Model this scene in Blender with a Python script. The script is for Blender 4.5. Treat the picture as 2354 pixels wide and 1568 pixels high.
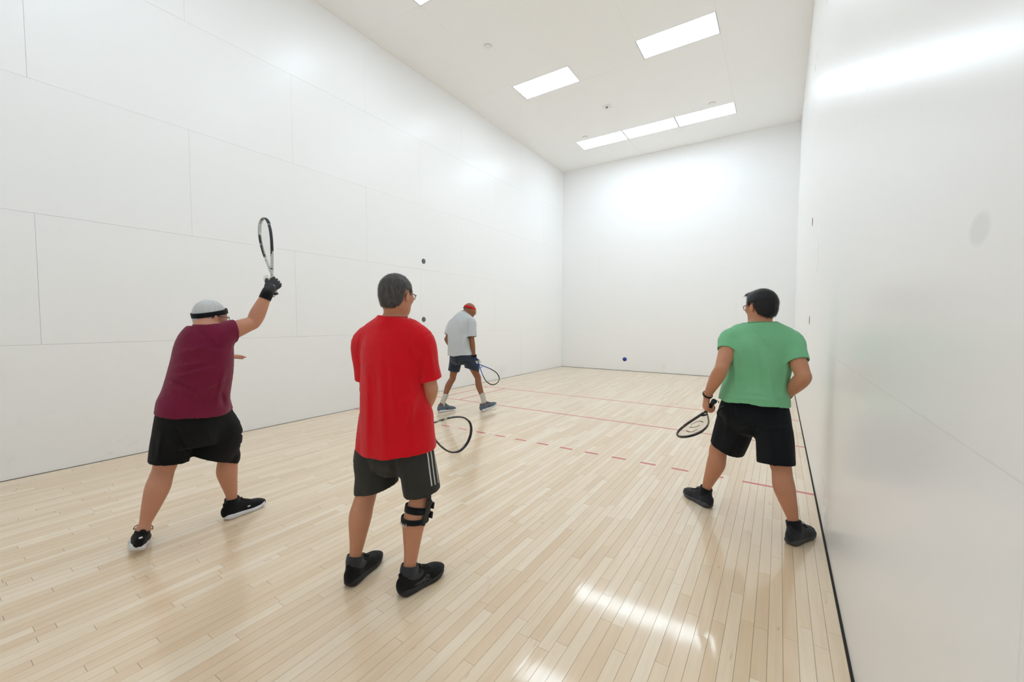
import bpy, bmesh, math, random
import numpy as np
from mathutils import Vector, Matrix

for o in list(bpy.data.objects): bpy.data.objects.remove(o, do_unlink=True)
scene = bpy.context.scene
col = scene.collection
rng = random.Random(7)
W, L, H = 6.096, 12.192, 6.096           # a regulation court: 20 x 40 x 20 feet

# ------------------------------------------------------------------ camera, world, exposure
cam_d = bpy.data.cameras.new('camera'); cam = bpy.data.objects.new('camera', cam_d); col.objects.link(cam)
yaw, pitch, roll = 0.57769, -0.04842, 0.00117
fwd = Vector((-math.sin(yaw)*math.cos(pitch), math.cos(yaw)*math.cos(pitch), math.sin(pitch)))
rt0 = Vector((math.cos(yaw), math.sin(yaw), 0)); up0 = rt0.cross(fwd)
rt = rt0*math.cos(roll) + up0*math.sin(roll); up = up0*math.cos(roll) - rt0*math.sin(roll)
M = Matrix((rt, up, -fwd)).transposed().to_4x4(); M.translation = Vector((5.8064, 0.3793, 1.44465))
cam.matrix_world = M
cam_d.sensor_width = 36.0; cam_d.lens = 943.25/2354*36.0; cam_d.clip_start = 0.02; cam_d.clip_end = 100
cam_d.dof.use_dof = True; cam_d.dof.focus_distance = 4.2; cam_d.dof.aperture_fstop = 2.8
scene.camera = cam

world = bpy.data.worlds.new('world'); scene.world = world; world.use_nodes = True
world.node_tree.nodes['Background'].inputs[0].default_value = (0.75, 0.85, 1.0, 1)
world.node_tree.nodes['Background'].inputs[1].default_value = 0.05
vs = scene.view_settings
vs.view_transform = 'Standard'; vs.look = 'None'; vs.gamma = 1.0; vs.use_curve_mapping = False
vs.exposure = 0.42
scene.cycles.max_bounces = 14; scene.cycles.diffuse_bounces = 10      # a white room: light bounces many times
LIGHT = 9.0          # radiance of the fluorescent diffusers

# ------------------------------------------------------------------ helpers
def tag(o, label=None, cat=None, group=None, kind=None):
    if label: o['label'] = label
    if cat: o['category'] = cat
    if group: o['group'] = group
    if kind: o['kind'] = kind
    return o

def link(name, me, parent=None, mat=None, loc=None):
    o = bpy.data.objects.new(name, me); col.objects.link(o)
    if mat is not None and me is not None:
        me.materials.clear(); me.materials.append(mat)
    if parent is not None: o.parent = parent
    if loc is not None: o.location = loc
    return o

def mesh_np(name, v, quads=None, tris=None, smooth=True):
    me = bpy.data.meshes.new(name)
    v = np.asarray(v, np.float32); me.vertices.add(len(v)); me.vertices.foreach_set('co', v.ravel())
    parts = []; sizes = []
    if quads is not None and len(quads): parts.append(np.asarray(quads, np.int32).ravel()); sizes.append(np.full(len(quads), 4, np.int32))
    if tris is not None and len(tris): parts.append(np.asarray(tris, np.int32).ravel()); sizes.append(np.full(len(tris), 3, np.int32))
    lv = np.concatenate(parts); sz = np.concatenate(sizes)
    me.loops.add(len(lv)); me.loops.foreach_set('vertex_index', lv)
    me.polygons.add(len(sz)); st = np.concatenate([[0], np.cumsum(sz)[:-1]]).astype(np.int32)
    me.polygons.foreach_set('loop_start', st)
    me.polygons.foreach_set('use_smooth', np.full(len(sz), smooth))
    me.update(calc_edges=True); me.validate()
    return me

def box_bm(bm, lo, hi):
    x0, y0, z0 = lo; x1, y1, z1 = hi
    v = [bm.verts.new(c) for c in ((x0,y0,z0),(x1,y0,z0),(x1,y1,z0),(x0,y1,z0),(x0,y0,z1),(x1,y0,z1),(x1,y1,z1),(x0,y1,z1))]
    for f in ((0,3,2,1),(4,5,6,7),(0,1,5,4),(1,2,6,5),(2,3,7,6),(3,0,4,7)): bm.faces.new([v[i] for i in f])
    return v

def box_me(name, lo, hi, bevel=0.0):
    bm = bmesh.new(); box_bm(bm, lo, hi)
    if bevel: bmesh.ops.bevel(bm, geom=list(bm.edges), offset=bevel, segments=1, affect='EDGES', profile=0.5)
    me = bpy.data.meshes.new(name); bm.to_mesh(me); bm.free(); return me

def lathe_me(name, prof, n=24, axis='Z'):
    """prof: list of (radius, height)"""
    v = []; q = []; m = len(prof)
    for r, h in prof:
        for i in range(n):
            a = 2*math.pi*i/n; v.append((r*math.cos(a), r*math.sin(a), h))
    for j in range(m-1):
        for i in range(n):
            q.append((j*n+i, j*n+(i+1) % n, (j+1)*n+(i+1) % n, (j+1)*n+i))
    bm = bmesh.new(); vv = [bm.verts.new(c) for c in v]
    for f in q: bm.faces.new([vv[i] for i in f])
    if prof[0][0] > 1e-5: bm.faces.new(vv[:n][::-1])
    if prof[-1][0] > 1e-5: bm.faces.new(vv[-n:])
    bmesh.ops.remove_doubles(bm, verts=bm.verts, dist=1e-6)
    bmesh.ops.recalc_face_normals(bm, faces=bm.faces)
    if axis == 'X': bmesh.ops.rotate(bm, verts=bm.verts, cent=(0,0,0), matrix=Matrix.Rotation(math.pi/2, 3, 'Y'))
    me = bpy.data.meshes.new(name); bm.to_mesh(me); bm.free()
    for p in me.polygons: p.use_smooth = True
    return me

def catmull(pts, n=6, closed=False):
    P = [np.asarray(p, float) for p in pts]; m = len(P); out = []
    for i in range(m if closed else m-1):
        if closed: p0, p1, p2, p3 = P[i-1], P[i], P[(i+1) % m], P[(i+2) % m]
        else: p0, p1, p2, p3 = P[max(i-1,0)], P[i], P[i+1], P[min(i+2,m-1)]
        for k in range(n):
            t = k/n
            out.append(0.5*((2*p1)+(-p0+p2)*t+(2*p0-5*p1+4*p2-p3)*t*t+(-p0+3*p1-3*p2+p3)*t**3))
    if not closed: out.append(P[-1])
    return np.array(out)

def tube_geo(path, ra, rb=None, side=None, n=10, closed=False, taper=None):
    """sweep an ellipse (ra along side, rb across) along a path; returns verts, quads, tris"""
    path = np.asarray(path, float); m = len(path); rb = ra if rb is None else rb
    V = []; Q = []; T = []
    if closed: tan = np.roll(path, -1, 0)-np.roll(path, 1, 0)
    else: tan = np.gradient(path, axis=0)
    tan /= np.linalg.norm(tan, axis=1)[:, None]+1e-12
    u = np.array(side if side is not None else (0.0, 0.0, 1.0), float)
    if side is None and abs(tan[0] @ u) > 0.9: u = np.array((1.0, 0, 0))
    for i in range(m):
        s = np.array(side, float) if side is not None else u
        uu = s-tan[i]*(s @ tan[i]); uu /= np.linalg.norm(uu)+1e-12
        u = uu; w = np.cross(tan[i], uu)
        k = 1.0 if taper is None else taper[i]
        for j in range(n):
            a = 2*math.pi*j/n
            V.append(path[i]+(uu*ra*math.cos(a)+w*rb*math.sin(a))*k)
    for i in range(m if closed else m-1):
        i2 = (i+1) % m
        for j in range(n):
            j2 = (j+1) % n
            Q.append((i*n+j, i*n+j2, i2*n+j2, i2*n+j))
    if not closed:
        for e, rev in ((0, True), (m-1, False)):
            c = len(V); V.append(path[e])
            for j in range(n):
                a, b = e*n+j, e*n+(j+1) % n
                T.append((c, b, a) if rev else (c, a, b))
    return V, Q, T

class Geo:
    """collects sweeps into one mesh"""
    def __init__(s): s.V = []; s.Q = []; s.T = []
    def add(s, g):
        b = len(s.V); V, Q, T = g
        s.V += [tuple(x) for x in V]; s.Q += [tuple(i+b for i in q) for q in Q]; s.T += [tuple(i+b for i in t) for t in T]
        return s
    def tube(s, path, ra, **k): return s.add(tube_geo(path, ra, **k))
    def me(s, name, off=(0,0,0)):
        return mesh_np(name, np.array(s.V)-np.array(off), s.Q, s.T)

# ------------------------------------------------------------------ materials
class NT:
    def __init__(s, name):
        s.m = bpy.data.materials.new(name); s.m.use_nodes = True; s.t = s.m.node_tree
        s.b = s.t.nodes['Principled BSDF']
    def n(s, typ, **k):
        nd = s.t.nodes.new(typ)
        for a, v in k.items():
            if a.startswith('i_'):
                nm = a[2:]; nd.inputs[int(nm) if nm.isdigit() else nm.replace('_', ' ')].default_value = v
            else: setattr(nd, a, v)
        return nd
    def l(s, a, b): s.t.links.new(a, b)
    def math(s, op, a, b=None, clamp=False):
        nd = s.t.nodes.new('ShaderNodeMath'); nd.operation = op; nd.use_clamp = clamp
        for i, x in enumerate((a, b)):
            if x is None: continue
            if hasattr(x, 'links') or hasattr(x, 'is_linked'): s.l(x, nd.inputs[i])
            else: nd.inputs[i].default_value = x
        return nd.outputs[0]
    def mix(s, f, a, b, blend='MIX'):
        nd = s.t.nodes.new('ShaderNodeMix'); nd.data_type = 'RGBA'; nd.blend_type = blend
        for sock, x in ((nd.inputs[0], f), (nd.inputs[6], a), (nd.inputs[7], b)):
            if hasattr(x, 'is_linked'): s.l(x, sock)
            else: sock.default_value = x if not isinstance(x, tuple) else (x+(1,) if len(x) == 3 else x)
        return nd.outputs[2]
    def ramp(s, f, stops):
        nd = s.t.nodes.new('ShaderNodeValToRGB'); e = nd.color_ramp.elements
        while len(e) < len(stops): e.new(0.5)
        for el, (p, c) in zip(e, stops): el.position = p; el.color = c+(1,) if len(c) == 3 else c
        s.l(f, nd.inputs[0]); return nd.outputs[0]
    def noise(s, vec, scale, detail=3, rough=0.5, dist=0.0):
        nd = s.n('ShaderNodeTexNoise'); nd.inputs['Scale'].default_value = scale; nd.inputs['Detail'].default_value = detail
        nd.inputs['Roughness'].default_value = rough; nd.inputs['Distortion'].default_value = dist
        if vec is not None: s.l(vec, nd.inputs['Vector'])
        return nd.outputs[0]
    def mapping(s, vec, scale=(1,1,1), rot=(0,0,0)):
        nd = s.n('ShaderNodeMapping'); nd.inputs['Scale'].default_value = scale; nd.inputs['Rotation'].default_value = rot
        s.l(vec, nd.inputs['Vector']); return nd.outputs[0]
    def obj(s): return s.n('ShaderNodeTexCoord').outputs['Object']
    def pos(s): return s.n('ShaderNodeNewGeometry').outputs['Position']
    def bump(s, h, strength, dist=0.002):
        nd = s.n('ShaderNodeBump'); nd.inputs['Strength'].default_value = strength; nd.inputs['Distance'].default_value = dist
        s.l(h, nd.inputs['Height']); s.l(nd.outputs[0], s.b.inputs['Normal'])
    def set(s, **k):
        for a, v in k.items():
            nm = a.replace('_', ' ')
            if hasattr(v, 'is_linked'): s.l(v, s.b.inputs[nm])
            else: s.b.inputs[nm].default_value = v+(1,) if isinstance(v, tuple) and len(v) == 3 else v
        return s

def srgb(r, g, b):
    f = lambda c: c/12.92 if c <= 0.04045 else ((c+0.055)/1.055)**2.4
    return (f(r/255), f(g/255), f(b/255))

def plain(name, c, rough=0.5, noise_amt=0.06, scale=40, metal=0.0, spec=0.5):
    t = NT(name); n = t.noise(t.obj(), scale)
    t.set(Base_Color=t.mix(t.math('MULTIPLY', n, noise_amt*2), tuple(c), tuple(x*0.6 for x in c)), Roughness=rough, Metallic=metal)
    t.b.inputs['Specular IOR Level'].default_value = spec
    return t.m

def wall_paint(name, c, rough, marks=()):
    t = NT(name); p = t.pos()
    n1 = t.noise(p, 0.9, 3); n2 = t.noise(p, 7, 4, 0.6)
    cc = t.mix(t.math('MULTIPLY', n1, 0.05), tuple(c), tuple(x*0.9 for x in c))
    cc = t.mix(t.math('MULTIPLY', n2, 0.04), cc, tuple(x*0.86 for x in c))
    # faint rubber scuffs low on the walls
    sc = t.noise(p, 2.6, 5, 0.75, 1.5); sc = t.math('MULTIPLY', t.math('SUBTRACT', sc, 0.60, True), 1.6, True)
    z = t.n('ShaderNodeSeparateXYZ'); t.l(p, z.inputs[0])
    low = t.math('SUBTRACT', 0.75, z.outputs[2], True)
    cc = t.mix(t.math('MULTIPLY', sc, low), cc, (0.42, 0.40, 0.38))
    for (c0, rad, amt, tint) in marks:         # rubbed ball marks: soft ellipsoids of grey
        d = t.n('ShaderNodeVectorMath', operation='SUBTRACT'); t.l(p, d.inputs[0]); d.inputs[1].default_value = c0
        s_ = t.n('ShaderNodeVectorMath', operation='DIVIDE'); t.l(d.outputs[0], s_.inputs[0]); s_.inputs[1].default_value = rad
        ln = t.n('ShaderNodeVectorMath', operation='LENGTH'); t.l(s_.outputs[0], ln.inputs[0])
        k = t.math('MULTIPLY', t.math('SUBTRACT', 1.25, ln.outputs['Value'], True), 2.2, True)
        cc = t.mix(t.math('MULTIPLY', k, amt), cc, tint)
    t.set(Base_Color=cc, Roughness=t.math('ADD', t.math('MULTIPLY', n1, 0.08), rough-0.04))
    t.b.inputs['Specular IOR Level'].default_value = 0.5
    return t.m

M_wall = wall_paint('white_wall_paint', (0.925, 0.925, 0.925), 0.60)
M_wall_r = wall_paint('white_wall_paint_scuffed', (0.925, 0.925, 0.925), 0.29,
    marks=[((6.096, 1.44, 1.608), (0.05, 0.044, 0.027), 0.30, (0.55, 0.55, 0.55))])
M_wall_l = wall_paint('white_wall_paint_ball_marks', (0.925, 0.925, 0.925), 0.33,
    marks=[((0, 8.75, 0.22), (0.05, 0.30, 0.12), 0.07, (0.5, 0.5, 0.5)), ((0, 6.98, 0.055), (0.05, 0.030, 0.010), 0.4, (0.3, 0.3, 0.3))])
M_ceil = wall_paint('ceiling_paint', (0.93, 0.925, 0.915), 0.55)
M_backing = plain('dark_joint', (0.10, 0.09, 0.08), 0.9)
M_seam = plain('panel_joint_filler', (0.42, 0.42, 0.42), 0.8)

def maple(name, src):
    t = NT(name); p = t.pos()
    a = t.n('ShaderNodeAttribute', attribute_type=src, attribute_name='tint')
    v = a.outputs['Vector']; sp = t.n('ShaderNodeSeparateXYZ'); t.l(v, sp.inputs[0])
    off = t.n('ShaderNodeVectorMath', operation='SCALE'); t.l(v, off.inputs[0]); off.inputs['Scale'].default_value = 37.0
    ad = t.n('ShaderNodeVectorMath', operation='ADD'); t.l(p, ad.inputs[0]); t.l(off.outputs[0], ad.inputs[1])
    g = t.noise(t.mapping(ad.outputs[0], (26, 1.6, 26)), 1.0, 5, 0.6, 0.6)
    g2 = t.noise(t.mapping(ad.outputs[0], (120, 3.0, 120)), 1.0, 3, 0.6)
    blot = t.noise(t.mapping(ad.outputs[0], (9, 2.2, 9)), 1.0, 3, 0.55)
    base = t.ramp(sp.outputs[0], [(0.0, srgb(229, 203, 169)), (0.25, srgb(234, 210, 178)), (0.65, srgb(238, 217, 188)), (1.0, srgb(243, 226, 201))])
    cc = t.mix(t.math('MULTIPLY', t.math('SUBTRACT', g, 0.45, True), 0.7, True), base, srgb(206, 171, 132))
    cc = t.mix(t.math('MULTIPLY', t.math('SUBTRACT', g2, 0.5, True), 0.4, True), cc, srgb(190, 154, 116))
    cc = t.mix(t.math('MULTIPLY', t.math('SUBTRACT', blot, 0.55, True), 0.7, True), cc, srgb(208, 172, 132))
    # mineral streaks and small knots on a few boards
    kn = t.noise(t.mapping(ad.outputs[0], (16, 7, 16)), 1.0, 2, 0.5, 0.8)
    cc = t.mix(t.math('MULTIPLY', t.math('SUBTRACT', kn, 0.70, True), 4.0, True), cc, srgb(166, 118, 76))
    t.set(Base_Color=cc, Roughness=0.30)
    t.b.inputs['Specular IOR Level'].default_value = 0.35
    t.b.inputs['Coat Weight'].default_value = 0.85; t.b.inputs['Coat Roughness'].default_value = 0.08; t.b.inputs['Coat IOR'].default_value = 1.45
    # each board is cupped and tilted a hair, which breaks up reflections
    wv = t.noise(t.mapping(ad.outputs[0], (14, 2.5, 14)), 1.0, 2)
    nb = t.n('ShaderNodeBump'); nb.inputs['Strength'].default_value = 0.22; nb.inputs['Distance'].default_value = 0.004
    t.l(wv, nb.inputs['Height']); t.l(nb.outputs[0], t.b.inputs['Coat Normal']); t.l(nb.outputs[0], t.b.inputs['Normal'])
    return t.m

M_plank = maple('maple_strip', 'OBJECT'); M_plank_far = maple('maple_strip_far', 'GEOMETRY')

t = NT('red_court_paint'); n = t.noise(t.pos(), 30, 4)
t.set(Base_Color=t.mix(n, srgb(196, 44, 52), srgb(214, 92, 92)), Roughness=0.3); t.b.inputs['Coat Weight'].default_value = 0.6; t.b.inputs['Coat Roughness'].default_value = 0.08
M_red = t.m

def emit(name, c, s):
    t = NT(name); t.set(Base_Color=(0.8, 0.8, 0.8), Emission_Color=c, Emission_Strength=s, Roughness=0.4); return t.m
M_diff = emit('lit_diffuser', (0.755, 0.89, 1.0), LIGHT)
M_rib = emit('lit_diffuser_rib', (0.92, 0.98, 1.0), LIGHT*0.10)
M_frame = plain('white_fixture_enamel', (0.72, 0.72, 0.74), 0.35)

# ------------------------------------------------------------------ the court shell
floor = link('floor', box_me('floor', (-0.06, -0.06, -0.08), (W+0.06, L+0.06, -0.020)), mat=M_backing)
tag(floor, 'pale maple strip court floor with red painted lines', None, None, 'structure')

# planks: 2 1/4 inch strips running towards the front wall
SW = 0.05715
unit = box_me('plank', (-0.5, -0.5, -1.0), (0.5, 0.5, 0.0)); unit.materials.append(M_plank)
camx, camy = 5.8064, 0.3793
x_right = W-0.010
planks = []
i = 0
while True:
    x1 = x_right-i*SW; x0 = x1-SW
    if x0 < 0.004: x0 = 0.006
    y = 0.006-rng.random()*0.9
    while y < L-0.008:
        ln = rng.choice((0.35, 0.5, 0.6, 0.75, 0.9, 1.05, 1.2))*(0.85+rng.random()*0.3)
        ya, yb = max(y, 0.006), min(y+ln, L-0.009)
        if yb-ya > 0.12: planks.append((x0, x1, ya, yb, rng.random(), rng.random(), rng.random()))
        elif planks and yb-ya > 0: 
            q = planks[-1]; planks[-1] = (q[0], q[1], q[2], yb) + q[4:] if abs(q[0]-x0) < 1e-6 else q
        y += ln
    if x0 <= 0.0061: break
    i += 1
def seen(q):
    # rough size in the picture: area over distance cubed, zero behind or outside the view
    x, y = (q[0]+q[1])/2, (q[2]+q[3])/2
    best = 0
    for yy in (q[2], y, q[3]):
        v = Vector((x, yy, 0))-M.translation; d = v.dot(fwd)
        if d < 0.3: continue
        px = v.dot(rt)/d*943; py = -v.dot(up)/d*943
        if abs(px) > 1190 or abs(py) > 795: continue
        best = max(best, (q[1]-q[0])*(q[3]-q[2])*1.44/d**3)
    return best
planks.sort(key=seen, reverse=True)
G = 0.0006
for q in planks[:300]:
    o = bpy.data.objects.new('plank', unit); col.objects.link(o); o.parent = floor
    o.location = ((q[0]+q[1])/2, (q[2]+q[3])/2, 0); o.scale = (q[1]-q[0]-2*G, q[3]-q[2]-2*G, 0.018)
    o['tint'] = [q[4], q[5], q[6]]
V = []; Q = []; TI = []
for q in planks[300:]:
    b = len(V); x0, x1, y0, y1 = q[0]+G, q[1]-G, q[2]+G, q[3]-G
    V += [(x0,y0,-0.018),(x1,y0,-0.018),(x1,y1,-0.018),(x0,y1,-0.018),(x0,y0,0),(x1,y0,0),(x1,y1,0),(x0,y1,0)]
    Q += [tuple(b+i for i in f) for f in ((4,5,6,7),(0,1,5,4),(1,2,6,5),(2,3,7,6),(3,0,4,7))]
    TI += [q[4:7]]*8
me = mesh_np('plank_field', V, Q, smooth=False)
at_ = me.attributes.new('tint', 'FLOAT_VECTOR', 'POINT'); at_.data.foreach_set('vector', np.array(TI, np.float32).ravel())
tag(link('plank_field', me, floor, M_plank_far), kind='stuff')

# painted lines, a hair proud of the boards
LW = 0.038; ZT = 0.0005
def line(name, x0, x1, y0, y1):
    return link(name, box_me(name, (x0, y0, -0.001), (x1, y1, ZT)), floor, M_red)
YS, YV, YR = 6.115, 7.62, 4.572
line('short_line', 0.006, W-0.012, YS-LW/2, YS+LW/2)
line('service_line', 0.006, W-0.012, YV-LW/2, YV+LW/2)
for x in (0.457, 0.914, W-0.457, W-0.914):
    line('service_box_line', x-LW/2, x+LW/2, YS+LW/2, YV-LW/2)
line('receiving_line_end', 0.006, 0.533, YR-LW/2, YR+LW/2)
line('receiving_line_end', W-0.533, W-0.012, YR-LW/2, YR+LW/2)
for k in range(16):
    xr = W-0.533-0.1524*(2*k+1)
    line('receiving_line_dash', xr-0.1524, xr, YR-LW/2, YR+LW/2)

# walls: backing slab + 4 x 8 foot panels in running bond
PH, PW = 1.2192, 2.4384
def wall(name, label, axis, base, span, facing, mat, start, zgap, gp=0.0008, proud=0.0010):
    """axis 'Y': wall plane x = base running along Y; axis 'X': wall plane y = base. facing = +1/-1 (room side)"""
    th = 0.02
    b0, b1 = (base-facing*(th+0.10), base-facing*(th+0.001))
    lo, hi = min(b0, b1), max(b0, b1)
    if axis == 'Y': me = box_me(name, (lo, -0.15, -0.08), (hi, span+0.15, H+0.15))
    else: me = box_me(name, (-0.019, lo, -0.08), (span+0.019, hi, H+0.15))
    w = link(name, me, mat=M_seam); tag(w, label, None, None, 'structure')
    for r in range(5):
        z0 = r*PH+(zgap if r == 0 else gp); z1 = (r+1)*PH-(gp if r < 4 else 0.0)
        s = start[r % 2]
        xs = [0.0]+[s+PW*k for k in range(8) if 0.05 < s+PW*k < span-0.05]+[span]
        for a, c in zip(xs[:-1], xs[1:]):
            a2 = a+gp if a > 0 else a; c2 = c-gp if c < span else c
            pr = rng.uniform(0.0, proud)
            f0, f1 = base-facing*th, base-facing*pr
            l2, h2 = min(f0, f1), max(f0, f1)
            if axis == 'Y': m2 = box_me('wall_panel', (l2, a2, z0), (h2, c2, z1))
            else: m2 = box_me('wall_panel', (a2, l2, z0), (c2, h2, z1))
            link('wall_panel', m2, w, mat)
    return w
wall('wall_left', 'long white panelled side wall of the court', 'Y', 0.0, L, +1, M_wall_l, (2.41, 1.19), 0.004)
wall('wall_right', 'glossy white side wall close beside the camera', 'Y', W, L, -1, M_wall_r, (1.22, 2.44), 0.010, 0.0004, 0.0003)
wall('wall_front', 'white front wall at the far end of the court', 'X', L, W, -1, M_wall, (1.22, 2.44), 0.008, 0.0004, 0.0003)
wall('wall_back', 'white back wall behind the camera', 'X', 0.0, W, +1, M_wall, (1.22, 2.44), 0.006)

# ceiling: five columns of panels with light bays
ceil = link('ceiling', box_me('ceiling', (-0.15, -0.15, H+0.09), (W+0.15, L+0.15, H+0.20)), mat=M_seam)
tag(ceil, 'white panelled ceiling with recessed fluorescent lights', None, None, 'structure')
rows = [(1.31, 1.88), (4.36, 4.92), (7.40, 7.97), (10.44, 11.00)]
ys = [0.0]+[v for r in rows for v in r]+[L]
LIGHTS = {3: (1, 2, 3), 2: (1, 3), 1: (1, 3), 0: (1, 3)}
cx = [0.0, 1.2192, 2.4384, 3.6576, 4.8768, W]
for c in range(5):
    cuts = ys if c in (1, 2, 3) else [0, 2.44, 4.88, 7.31, 9.75, L]
    for a, b in zip(cuts[:-1], cuts[1:]):
        if c in (1, 2, 3):
            bay = [k for k, r in enumerate(rows) if abs(r[0]-a) < 1e-6]
            if bay and c in LIGHTS[bay[0]]: continue
        m2 = box_me('ceiling_panel', (cx[c]+(0.0006 if c else 0), a+(0.0006 if a > 0 else 0), H+rng.uniform(0, 0.001)), (cx[c+1]-(0.0006 if c < 4 else 0), b-(0.0006 if b < L else 0), H+0.09))
        link('ceiling_panel', m2, ceil, M_ceil)

def light(c, r, label):
    x0, x1 = cx[c]+0.002, cx[c+1]-0.002; y0, y1 = rows[r]
    e = bpy.data.objects.new('ceiling_light', None); col.objects.link(e); e.location = ((x0+x1)/2, (y0+y1)/2, H)
    tag(e, label, 'ceiling light', 'recessed fluorescent ceiling lights')
    w, d = (x1-x0)/2, (y1-y0)/2-0.001; f = 0.016
    for nm, lo, hi in (('frame_side', (-w, -d, 0.0), (w, -d+f, 0.06)), ('frame_side', (-w, d-f, 0.0), (w, d, 0.06)),
                       ('frame_end', (-w, -d+f, 0.0), (-w+f, d-f, 0.06)), ('frame_end', (w-f, -d+f, 0.0), (w, d-f, 0.06))):
        link(nm, box_me(nm, lo, hi, 0.002), e, M_frame)
    for sg in (-1, 1):
        lo = (-w+f, min(sg*0.006, sg*(d-f)), 0.010); hi = (w-f, max(sg*0.006, sg*(d-f)), 0.016)
        link('diffuser', box_me('diffuser', lo, hi), e, M_diff)
    link('centre_rib', box_me('centre_rib', (-w+f, -0.006, 0.004), (w-f, 0.006, 0.018)), e, M_rib)
    link('housing', box_me('housing', (-w, -d, 0.06), (w, d, 0.085)), e, M_frame)
light(1, 3, 'left lamp of the row of three ceiling lights nearest the front wall')
light(2, 3, 'middle lamp of the row of three ceiling lights nearest the front wall')
light(3, 3, 'right lamp of the row of three ceiling lights nearest the front wall')
light(1, 2, 'single lit ceiling light left of centre, halfway along the ceiling')
light(3, 2, 'single lit ceiling light right of centre, largest in full view')
light(1, 1, 'lit ceiling light cut off by the top edge of the picture')
light(3, 1, 'lit ceiling light overhead on the right, above the frame')

light(1, 0, 'left lamp of the rear row of ceiling lights, behind the camera')
light(3, 0, 'right lamp of the rear row of ceiling lights, behind the camera')

# flush cover plates and a sprinkler on the ceiling
M_plate = plain('white_plastic', (0.88, 0.87, 0.85), 0.45); M_grey = plain('grey_metal', (0.25, 0.25, 0.25), 0.4, metal=0.6)
def plate(x, y, r, label):
    e = bpy.data.objects.new('sprinkler_cover', None); col.objects.link(e); e.location = (x, y, H)
    tag(e, label, 'sprinkler cover', 'round sprinkler covers on the ceiling')
    link('cover_disc', lathe_me('cover_disc', [(0.0, -0.012), (r*0.9, -0.012), (r, -0.009), (r, -0.004), (r*0.94, -0.003), (r*0.94, 0.003)], 28), e, M_plate)
    link('shadow_ring', lathe_me('shadow_ring', [(r*0.97, -0.0035), (r*1.06, -0.0035), (r*1.06, 0.002), (r*0.97, 0.002)], 28), e, M_seam)
plate(1.541, 6.171, 0.062, 'round white sprinkler cover on the ceiling near the left wall')
plate(4.466, 10.256, 0.062, 'round white sprinkler cover behind the right lamp of the row of three')
plate(1.555, 10.273, 0.062, 'round white sprinkler cover behind the left lamp of the row of three')
e = bpy.data.objects.new('smoke_detector', None); col.objects.link(e); e.location = (2.536, 9.153, H)
tag(e, 'small square white detector with dark centre in the middle of the ceiling', 'detector')
link('base_plate', box_me('base_plate', (-0.085, -0.085, -0.012), (0.085, 0.085, 0.003), 0.004), e, M_plate)
link('sensor', lathe_me('sensor', [(0.0, -0.038), (0.016, -0.034), (0.022, -0.022), (0.030, -0.012)], 20), e, M_grey)

# round net sockets on both side walls
M_dark = plain('dark_rubber', (0.035, 0.035, 0.038), 0.5); M_steel = plain('brushed_steel', (0.35, 0.35, 0.36), 0.35, metal=0.8)
def socket(x, y, z, s, label):
    e = bpy.data.objects.new('net_socket', None); col.objects.link(e); e.location = (x, y, z); e.scale = (s, 1, 1)
    tag(e, label, 'wall socket', 'round net sockets on the side walls')
    link('outer_ring', lathe_me('outer_ring', [(0.030, -0.002), (0.030, 0.004), (0.034, 0.006), (0.045, 0.006), (0.048, 0.003), (0.048, -0.002)], 28, 'X'), e, M_dark)
    link('inner_ring', lathe_me('inner_ring', [(0.0175, -0.002), (0.0175, 0.003), (0.029, 0.004), (0.0295, -0.002)], 28, 'X'), e, M_steel)
    link('hole', lathe_me('hole', [(0.0, 0.001), (0.0173, 0.001), (0.0173, -0.0015), (0.0, -0.0015)], 20, 'X'), e, M_dark)
socket(0.0, 6.15, 2.60, 1, 'upper round dark net socket on the left wall')
socket(0.0, 6.14, 1.475, 1, 'lower round dark net socket on the left wall')
socket(W, 6.38, 2.61, -0.35, 'upper net socket on the right wall, seen edge-on')
socket(W, 6.30, 1.46, -0.35, 'lower net socket on the right wall beside the green shirt')

# the ball in flight
b = link('racquetball', lathe_me('racquetball', [(0.0285*math.sin(math.pi*i/16), -0.0285*math.cos(math.pi*i/16)) for i in range(17)], 28), mat=plain('blue_rubber', srgb(20, 60, 150), 0.45), loc=(4.041,5.913,0.925))
tag(b, 'small blue rubber racquetball in flight before the front wall', 'ball')

# ------------------------------------------------------------------ sculpting toolkit: smooth unions of lofts, meshed by surface nets
def A(*v): return np.array(v[0] if len(v) == 1 else v, float)
def unit_(v): v = np.asarray(v, float); return v/(np.linalg.norm(v)+1e-12)

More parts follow.
